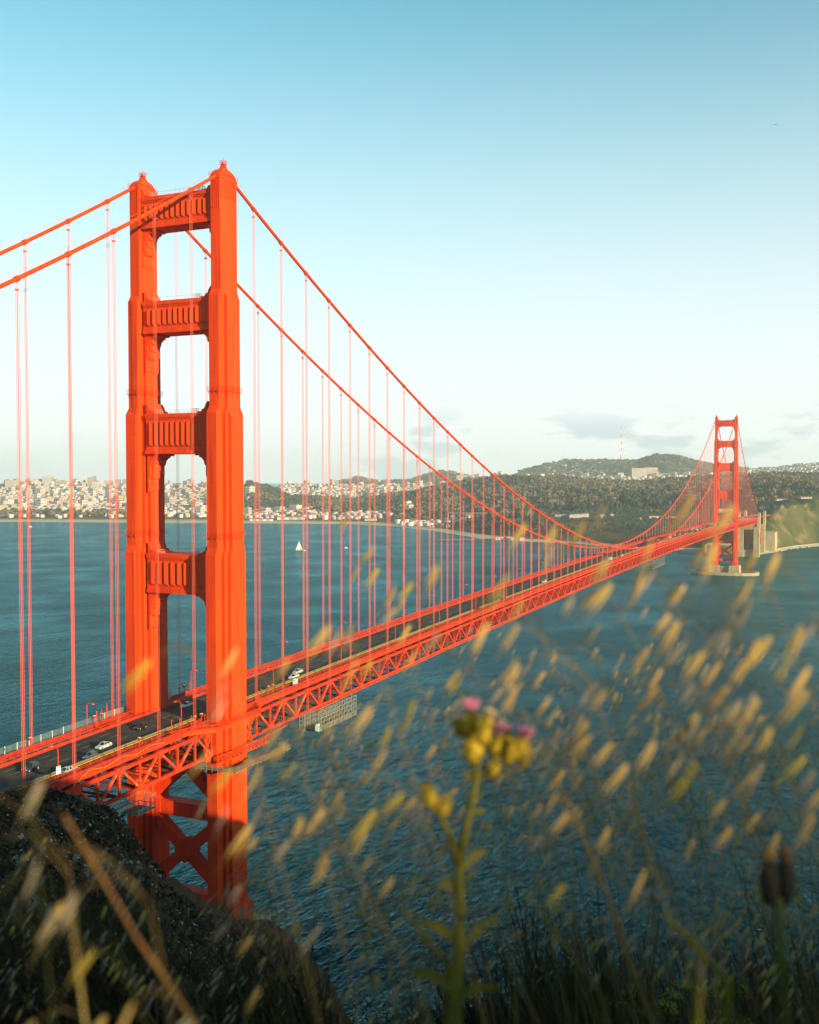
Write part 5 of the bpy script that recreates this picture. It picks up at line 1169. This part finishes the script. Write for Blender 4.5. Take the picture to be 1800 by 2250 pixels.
NEAR = [(70,1770,.6,5,.14,'blurred yellow oat stalk at the left edge above the dark hill'),(150,1900,.65,5,.16,'close blurred oat stalk right of the yellow one on the left'),(330,1990,.58,5,.14,'close blurred oat stalk in front of the near hillside'),(290,2160,.7,6,.14,'blurred oat stalk low in front of the dark hillside'),
 (640,1560,.85,9,.17,'oat stalk crossing the scaffold below the deck'),(840,1490,.8,10,.18,'oat stalk with golden husks right of the hanging scaffold'),(520,1530,.75,5,.16,'blurred oat stalk crossing the near west tower leg'),(700,1760,.9,9,.18,'oat stalk right of the tower base over the water'),(880,1730,.95,9,.17,'oat stalk left of the pink thistle'),(580,1880,1.0,9,.17,'oat stalk over the foot of the near tower'),
 (880,1225,1.2,6,.12,'highest oat stalk left of mid span over the water'),(930,1290,1.3,5,.11,'small oat husks just above the deck in mid picture'),(1010,1440,1.1,9,.16,'oat stalk above the pink thistle'),(1180,1370,.9,10,.20,'oat stalk under the middle of the truss'),(1330,1280,1.0,9,.18,'arching oat stalk left of the far tower pier'),(1470,1290,.9,12,.22,'large golden oat stalk below the far tower'),(1570,1230,.85,7,.15,'oat stalk overlapping the far tower pier'),
 (1560,1390,.9,12,.22,'golden oat stalk in the middle of the right water'),(1690,1290,.85,10,.20,'oat stalk right of the far tower reflection'),(1780,1300,.8,12,.22,'golden oat stalk at the right picture edge'),(1770,1480,.85,9,.18,'second oat stalk at the right picture edge'),(1660,1450,.85,9,.22,'long slanting golden oat stalk on the right'),(1300,1500,.85,10,.20,'oat stalk right of the pink thistle'),(1390,1600,.8,9,.20,'oat stalk with two fat husks right of centre'),
 (1580,1600,.95,9,.18,'oat stalk low on the right water'),(1700,1640,.9,8,.18,'oat stalk above the dark seed head'),(1440,1480,2.9,26,.42,'sharp drooping oat panicle right of centre'),(1425,1775,2.6,14,.25,'smaller sharp oat panicle under the drooping one'),(1160,1570,1.1,8,.16,'oat stalk close right of the thistle flowers'),(760,1690,1.0,8,.16,'oat stalk over the water right of the tower base')]
for a in NEAR: oat(a[0], a[1], a[2], max(4, int(a[3]*.85)), a[4], a[5], 'near oat stalks', lean=random.uniform(.15,.60)*min(1.5, a[2]), tone=(.60,.26,.14), thick=(.0003 if a[2] < .75 else .0004) if a[2] < 2 else .0010)
for k in range(84):
    px = random.choice((random.uniform(520,1820), random.uniform(1000,1820))); d = random.uniform(1.7,4.6); py = random.uniform(1600,2060)+(120 if px < 1000 else 0)
    oat(px, py, d, random.randint(9,17), random.uniform(.16,.30), ('soft' if d > 2.4 else 'blurred')+' oat stalk over the dark water '+('between the near tower and the thistle' if px < 960 else 'right of the thistle' if px < 1300 else 'under the drooping panicle' if px < 1560 else 'near the dark seed head'), 'many oat stalks over the water', lean=random.uniform(-.1,.7), tone=(.34,.46,.2), thick=.0006)
for k in range(46):
    px = random.uniform(560,1820)**1.0; d = random.uniform(1.15,2.0); py = random.uniform(1420,1980)+(90 if px < 1000 else 0)
    oat(px, py, d, random.randint(8,13), random.uniform(.14,.24), 'pale blurred oat wisps '+('between the near tower and the thistle' if px < 960 else 'right of the thistle' if px < 1300 else 'beside the drooping panicle' if px < 1560 else 'at the right side above the seed head'), 'pale oat wisps', lean=random.uniform(.1,.7), tone=(.2,.7,.1), thick=.0004, size=(.018,.030))
for k in range(44):
    px = random.uniform(560,1820); d = random.uniform(1.3,2.6); py = random.uniform(1380,1960)+(130 if px < 1000 else 0)
    oat(px, py, d, random.randint(9,14), random.uniform(.14,.24), 'fine small-husked oat stalk '+('between the near tower and the thistle' if px < 960 else 'just right of the thistle' if px < 1300 else 'around the drooping panicle' if px < 1560 else 'on the right side over the water'), 'fine oat stalks', lean=random.uniform(.1,.7), tone=(.45,.45,.1), thick=.0004, size=(.013,.023))
for k in range(18):
    px = random.uniform(-20,640); d = random.uniform(1.3,3.2); py = random.uniform(1860,2180)+max(0, (px-300)*.15)
    oat(px, py, d, random.randint(8,15), random.uniform(.15,.26), ('soft' if d > 2.2 else 'blurred')+' dull oat stalk in front of the dark hillside, '+('at the left edge' if px < 200 else 'near the brown stem' if px < 430 else 'near the tower foot'), 'many oat stalks before the hillside', lean=random.uniform(0,.6), tone=(.30,.70,.0), thick=.0006)
# bare slanting stems
def stem(pp, d, r, m, label, leaf=None):
    w_ = [Vector(unp(px, py, d+dd)) for px, py, dd in pp]; b = w_[-1]; e = empty('grass_stem', b, label=label, cat='grass stem')
    fine = []
    for i in range(len(w_)-1):
        for t in np.linspace(0, 1, 5)[:-1]: fine.append(w_[i].lerp(w_[i+1], float(t))-b)
    g = b.copy(); g.z = ground(b); fine += [Vector((0,0,0)), (g-b)*1.02]
    MB().tube(fine, [r*(.45+.55*i/len(fine)) for i in range(len(fine))], 7).build('stem', M[m], e, smooth=True)
    for i in range(3, len(fine)-3, 7): MB().tube([fine[i]-(fine[i+1]-fine[i])*.12, fine[i]+(fine[i+1]-fine[i])*.12], r*1.15, 7).build('stem_node', M[m], e)
stem([(1210,1690,0),(1260,1790,0),(1340,1980,.02),(1390,2130,.03),(1450,2290,.05)], 1.0, .0030, 'straw', 'long bare golden stem slanting down right of the thistle')
stem([(1270,1350,0),(1330,1500,0),(1390,1680,.05),(1400,1790,.08),(1440,2000,.1)], 1.1, .0014, 'stemg', 'thin stem slanting below the middle of the truss')
stem([(140,1790,0),(220,1920,.02),(300,2060,.04),(370,2160,.06),(450,2290,.08)], .62, .0018, 'stemb', 'thick brown stem slanting across the dark hillside')
stem([(1150,1960,0),(1230,2060,.03),(1330,2200,.05)], .9, .0026, 'stemg', 'green bent stem right of the thistle foot'); stem([(700,1730,0),(760,1880,.04),(800,2050,.05),(830,2260,.06)], 1.1, .0016, 'stemg', 'thin green stem right of the tower base')
stem([(880,1990,0),(960,2090,.0),(985,2120,.02)], 1.0, .0042, 'leafg', 'thick yellow-green leaf stalk leaning to the thistle'); stem([(1460,2010,0),(1540,2090,.03),(1600,2160,.05)], .85, .0040, 'leafg', 'blurred green stalk at the lower right')
# pink thistle
th = empty('thistle', Vector(unp(1000, 2320, 1.0)), label='pink thistle with yellow-green buds in the middle foreground', cat='thistle'); tb = th.location.copy()
TP = lambda px, py, dd=0: Vector(unp(px, py, 1.0+dd))-tb
def th_tube(pp, r0, r1, m='leafg', name='stem'):
    q_ = [TP(*p) for p in pp]; n = len(q_); return MB().tube(q_, [r0+(r1-r0)*i/(n-1) for i in range(n)], 8).build(name, M[m], th, smooth=True)
g0 = tb.copy(); g0.z = ground(tb)
MB().tube([g0-tb, Vector((0,0,0)), TP(1005,2150), TP(1012,2000), TP(1008,1900)], [.0075,.007,.006,.005,.0042], 8).build('stem', M['leafg'], th, smooth=True)
th_tube([(1008,1900),(1028,1800,.01),(1046,1715,.02),(1045,1650,.02)], .0042, .0034); th_tube([(1008,1905),(985,1830,-.02),(960,1780,-.03),(945,1740,-.03)], .0034, .0026)
th_tube([(1046,1715,.02),(1085,1670,.04),(1120,1640,.05)], .003, .0026)
def head(px, py, dd, r, tip, tuft, lx=0):
    r *= .82 if tip == 'bud' else 1.0
    c = TP(px, py, dd); up = (UPW+Vector(RT)*lx).normalized(); me = MB(); rings = []
    a_ = up.orthogonal().normalized(); b_ = up.cross(a_)
    for t, k in ((-1.6,.25),(-1.1,.75),(-.4,1.0),(.3,.85),(.9,.55)): rings.append([c+up*t*r+(a_*math.cos(x)+b_*math.sin(x))*r*k for x in np.linspace(0, 6.283, 11)[:-1]])
    me.loft(rings); o = me.build('flower_head', M['bud'], th, smooth=True)
    br = MB()
    for k in range(16):
        x = k*2.4; t = -1.0+1.8*(k/16); p = c+up*t*r+(a_*math.cos(x)+b_*math.sin(x))*r*.9; q_ = p+(a_*math.cos(x)+b_*math.sin(x))*r*.45+up*r*.5
        br.tube([p, q_], [r*.10, r*.015], 4)
    br.build('bracts', M['bud'], o)
    tf = MB()
    for k in range(26):
        x = k*2.4; s = math.sqrt(k/26); p = c+up*r*.7; q_ = c+up*r*(.8+tuft)+(a_*math.cos(x)+b_*math.sin(x))*r*1.0*s
        tf.tube([p, p.lerp(q_, .6), q_], [r*.10,r*.13,r*.07], 5)
    tf.build('florets', M[tip], o)
head(1036,1585,.02,.0105,'pink',1.25); head(1012,1598,.03,.008,'cream',1.0,-.7); head(1068,1590,.0,.008,'cream',1.0,.5); head(1090,1632,.05,.0095,'pink',1.25,.25); head(1118,1622,.07,.007,'pink',1.1,-.1); head(1062,1612,-.02,.009,'bud',.5,.2); head(1146,1640,.06,.010,'pink',1.15,.3); head(1118,1650,.05,.011,'bud',.5,0); head(1155,1668,.06,.008,'bud',.5,.6); head(1040,1640,.02,.014,'bud',.3); head(945,1750,-.03,.010,'bud',.7,-.3); head(975,1775,-.02,.008,'bud',.6,.6); head(1085,1690,.04,.009,'bud',.5,.3)
def th_leaf(p0, p1, wd, m='leafg'):
    wd *= .62; a, b = TP(*p0), TP(*p1); d = (b-a); s = d.cross(Vector(FW)).normalized(); n = 6; vs = []; fs = []
    for k in range(n+1):
        t = k/n; c = a.lerp(b, t)-UPW*d.length*.18*t*t+Vector(FW)*.012*math.sin(t*3); w_ = wd*math.sin(math.pi*min(.98, t*.85+.12))*(1.0 if k % 2 else .7)
        vs += [c-s*w_, c+Vector(FW)*w_*.25, c+s*w_]
    for k in range(n): fs += [(3*k,3*k+1,3*k+4,3*k+3),(3*k+1,3*k+2,3*k+5,3*k+4)]
    MB().add(vs, fs).build('leaf', M[m], th, smooth=True)
th_leaf((1010,2080),(915,2000,-.03),.010); th_leaf((1010,2100),(1100,1990,.05),.010); th_leaf((1008,1960),(950,1930,-.04),.009); th_leaf((1012,1920),(1075,1850,.04),.009); th_leaf((1046,1715,.02),(1010,1690,-.02),.006); th_leaf((1000,2180),(900,2120,.03),.011); th_leaf((1003,2200),(1110,2150,-.03),.011); th_leaf((1028,1800,.01),(1070,1770,.05),.006)
# dark seed head at the lower right
sh = empty('seed_head', Vector(unp(1735, 2300, .95)), label='dark brown seed head on a grey stem at the lower right', cat='seed head'); sb = sh.location.copy(); SP = lambda px, py, dd=0: Vector(unp(px, py, .95+dd))-sb
g0 = sb.copy(); g0.z = ground(sb)
MB().tube([g0-sb, Vector((0,0,0)), SP(1718,2120), SP(1708,1975)], [.005,.0045,.004,.0055], 8).build('stem', M['stemg'], sh, smooth=True)
for px, dd in ((1690,0),(1725,.015)):
    c = SP(px, 1935, dd); MB().loft([[c+UPW*t*.019+Vector((math.cos(x),math.sin(x),0))*.0095*k for x in np.linspace(0,6.283,10)[:-1]] for t, k in ((-1.2,.4),(-.6,.95),(.2,1.0),(.8,.75),(1.3,.3))]).build('seed_pod', M['seed'], sh, smooth=True)
    MB().loft([[c+UPW*t*.019+Vector((math.cos(x),math.sin(x),0))*.006*k for x in np.linspace(0,6.283,8)[:-1]] for t, k in ((1.0,.8),(1.5,1.0),(1.8,.4))]).build('dried_petals', M['stemb'], sh)
# broad blades
def blade(px, py, d, ln, wd, m, label, lean=.2):
    tip = Vector(unp(px, py, d)); b = tip+Vector(RT)*lean*ln-UPW*ln; b.z = min(b.z, ground(b)); e = empty('broad_leaf', b, label=label, cat='leaf blade'); n = 8; vs = []; fs = []
    s = Vector(RT)*.9+Vector(FW)*.3
    for k in range(n+1):
        t = k/n; c = (tip-b)*t+Vector(FW)*.05*math.sin(t*2.5); w_ = wd*(1-t**3)*.5
        vs += [c-s*w_, c+Vector(FW)*w_*.3, c+s*w_]
    for k in range(n): fs += [(3*k,3*k+1,3*k+4,3*k+3),(3*k+1,3*k+2,3*k+5,3*k+4)]
    MB().add(vs, fs).build('leaf', M[m], e, smooth=True)
blade(1578,2085,.62,.5,.016,'oat_green','broad yellow blade rising from the lower right edge',-.05); blade(1545,1985,.8,.5,.010,'leafg','blurred green blade beside the broad yellow one',.1); blade(1610,2000,.8,.5,.012,'leafg','upright green blade at the lower right',.0); blade(110,1995,.6,.4,.010,'oat','blurred golden blade low on the left',.35)
blade(1030,1980,1.05,.5,.010,'leafg','green blade close right of the thistle stem',-.1); blade(930,2140,1.2,.5,.010,'stemb','brown blade left of the thistle foot',.2); blade(1135,2050,1.1,.5,.008,'leafg','narrow green blade right of the thistle foot',.1)
# yellow flowers on the lip of the slope
fl = MB()
for k in range(14):
    a = k*2.4; r_ = .012*math.sqrt(k); fl.add([(r_*math.cos(a)+.008*math.cos(x), r_*math.sin(a)+.008*math.sin(x), .006*math.cos(k)+.004*(i % 2)) for i, x in enumerate(np.linspace(0,6.283,7)[:-1])], [(0,1,2,3,4,5)])
fl_me = fl.build('bloom', M['yflower'], link=False)
for k in range(22):
    px = random.uniform(1290,1640); py = random.uniform(2150,2250); d = random.uniform(4.2,5.6); top = Vector(unp(px, py, d)); b = top+Vector((random.uniform(-.1,.1),random.uniform(-.1,.1),0)); b.z = ground(b)
    e = empty('yellow_wildflower', b, label='small yellow wildflower at the bottom right edge', cat='flower', group='yellow wildflowers at the bottom edge')
    MB().tube([(0,0,0),(top-b)*.5+Vector((.02,0,0)),(top-b)], [.004,.003,.002], 5).build('stem', M['stemg'], e)
    for j in range(3): place('bloom', fl_me, e, (top-b)+Vector((random.uniform(-.03,.03),random.uniform(-.03,.03),random.uniform(-.04,.02))), (random.uniform(-.6,.6),random.uniform(-.6,.6),0), random.uniform(.45,.8))
# low grass on the lip
n = 17000; pxr = RNG.uniform(-350,2150,n); dd = RNG.uniform(2.6,8.0,n); s = (pxr-900)/FPX*dd
X = CAM[0]+FH[0]*dd+RH[0]*s; Y = CAM[1]+FH[1]*dd+RH[1]*s; Z = headland(X, Y); hh = RNG.uniform(.45,1.3,n)*np.clip(.62+vnoise(pxr/170, dd*.8, 4)*1.3, .35, 1.15)*np.interp(pxr, [300,450,780,900], [1,.62,.62,1]); ln = RNG.normal(0,.14,(n,2))-np.outer(np.ones(n), RT[:2])*.12; wv = RNG.normal(size=(n,2)); wv /= np.linalg.norm(wv, axis=1)[:,None]
VV = []
for t, wdt in ((0,1),(.5,.8),(1,.08)):
    cx_ = X+ln[:,0]*t*t; cy_ = Y+ln[:,1]*t*t; cz_ = Z+hh*(t-.12*t*t)
    for sg in (-1,1): VV.append(np.stack([cx_+sg*wv[:,0]*.0055*wdt, cy_+sg*wv[:,1]*.0055*wdt, cz_], -1))
V = np.stack(VV, 1).reshape(-1,3); o = np.arange(n)[:,None]*6
F = np.concatenate([o+np.array([0,1,3,2]), o+np.array([2,3,5,4])])
mi = np.tile(RNG.integers(0,2,n), 2)
M['grassA'] = mat('dark_grass', (.020,.017,.007), .8, .4, 8, spec=.1, transl=.2); M['grassB'] = mat('dry_grass', (.055,.034,.016), .8, .4, 8, spec=.1, transl=.2)
tag(big('grass', V, F, [M['grassA'], M['grassB']], mi=mi), 'dark low grass along the bottom edge', 'grass', kind='stuff')
# ================================================================ the air over the strait
def haze():
    m = bpy.data.materials.new('haze_air'); m.use_nodes = True; t = m.node_tree
    t.nodes.remove(t.nodes['Principled BSDF'])
    v = t.nodes.new('ShaderNodeVolumePrincipled'); v.inputs['Color'].default_value = (.79,.90,1.0,1); v.inputs['Density'].default_value = HAZE; v.inputs['Anisotropy'].default_value = .05
    t.links.new(v.outputs[0], t.nodes['Material Output'].inputs['Volume'])
    b = MB().box(0, 3000, -13, 25600, 25600, 13+480).build('haze', m); tag(b, kind='stuff')
HAZE = 6.0e-5
haze()
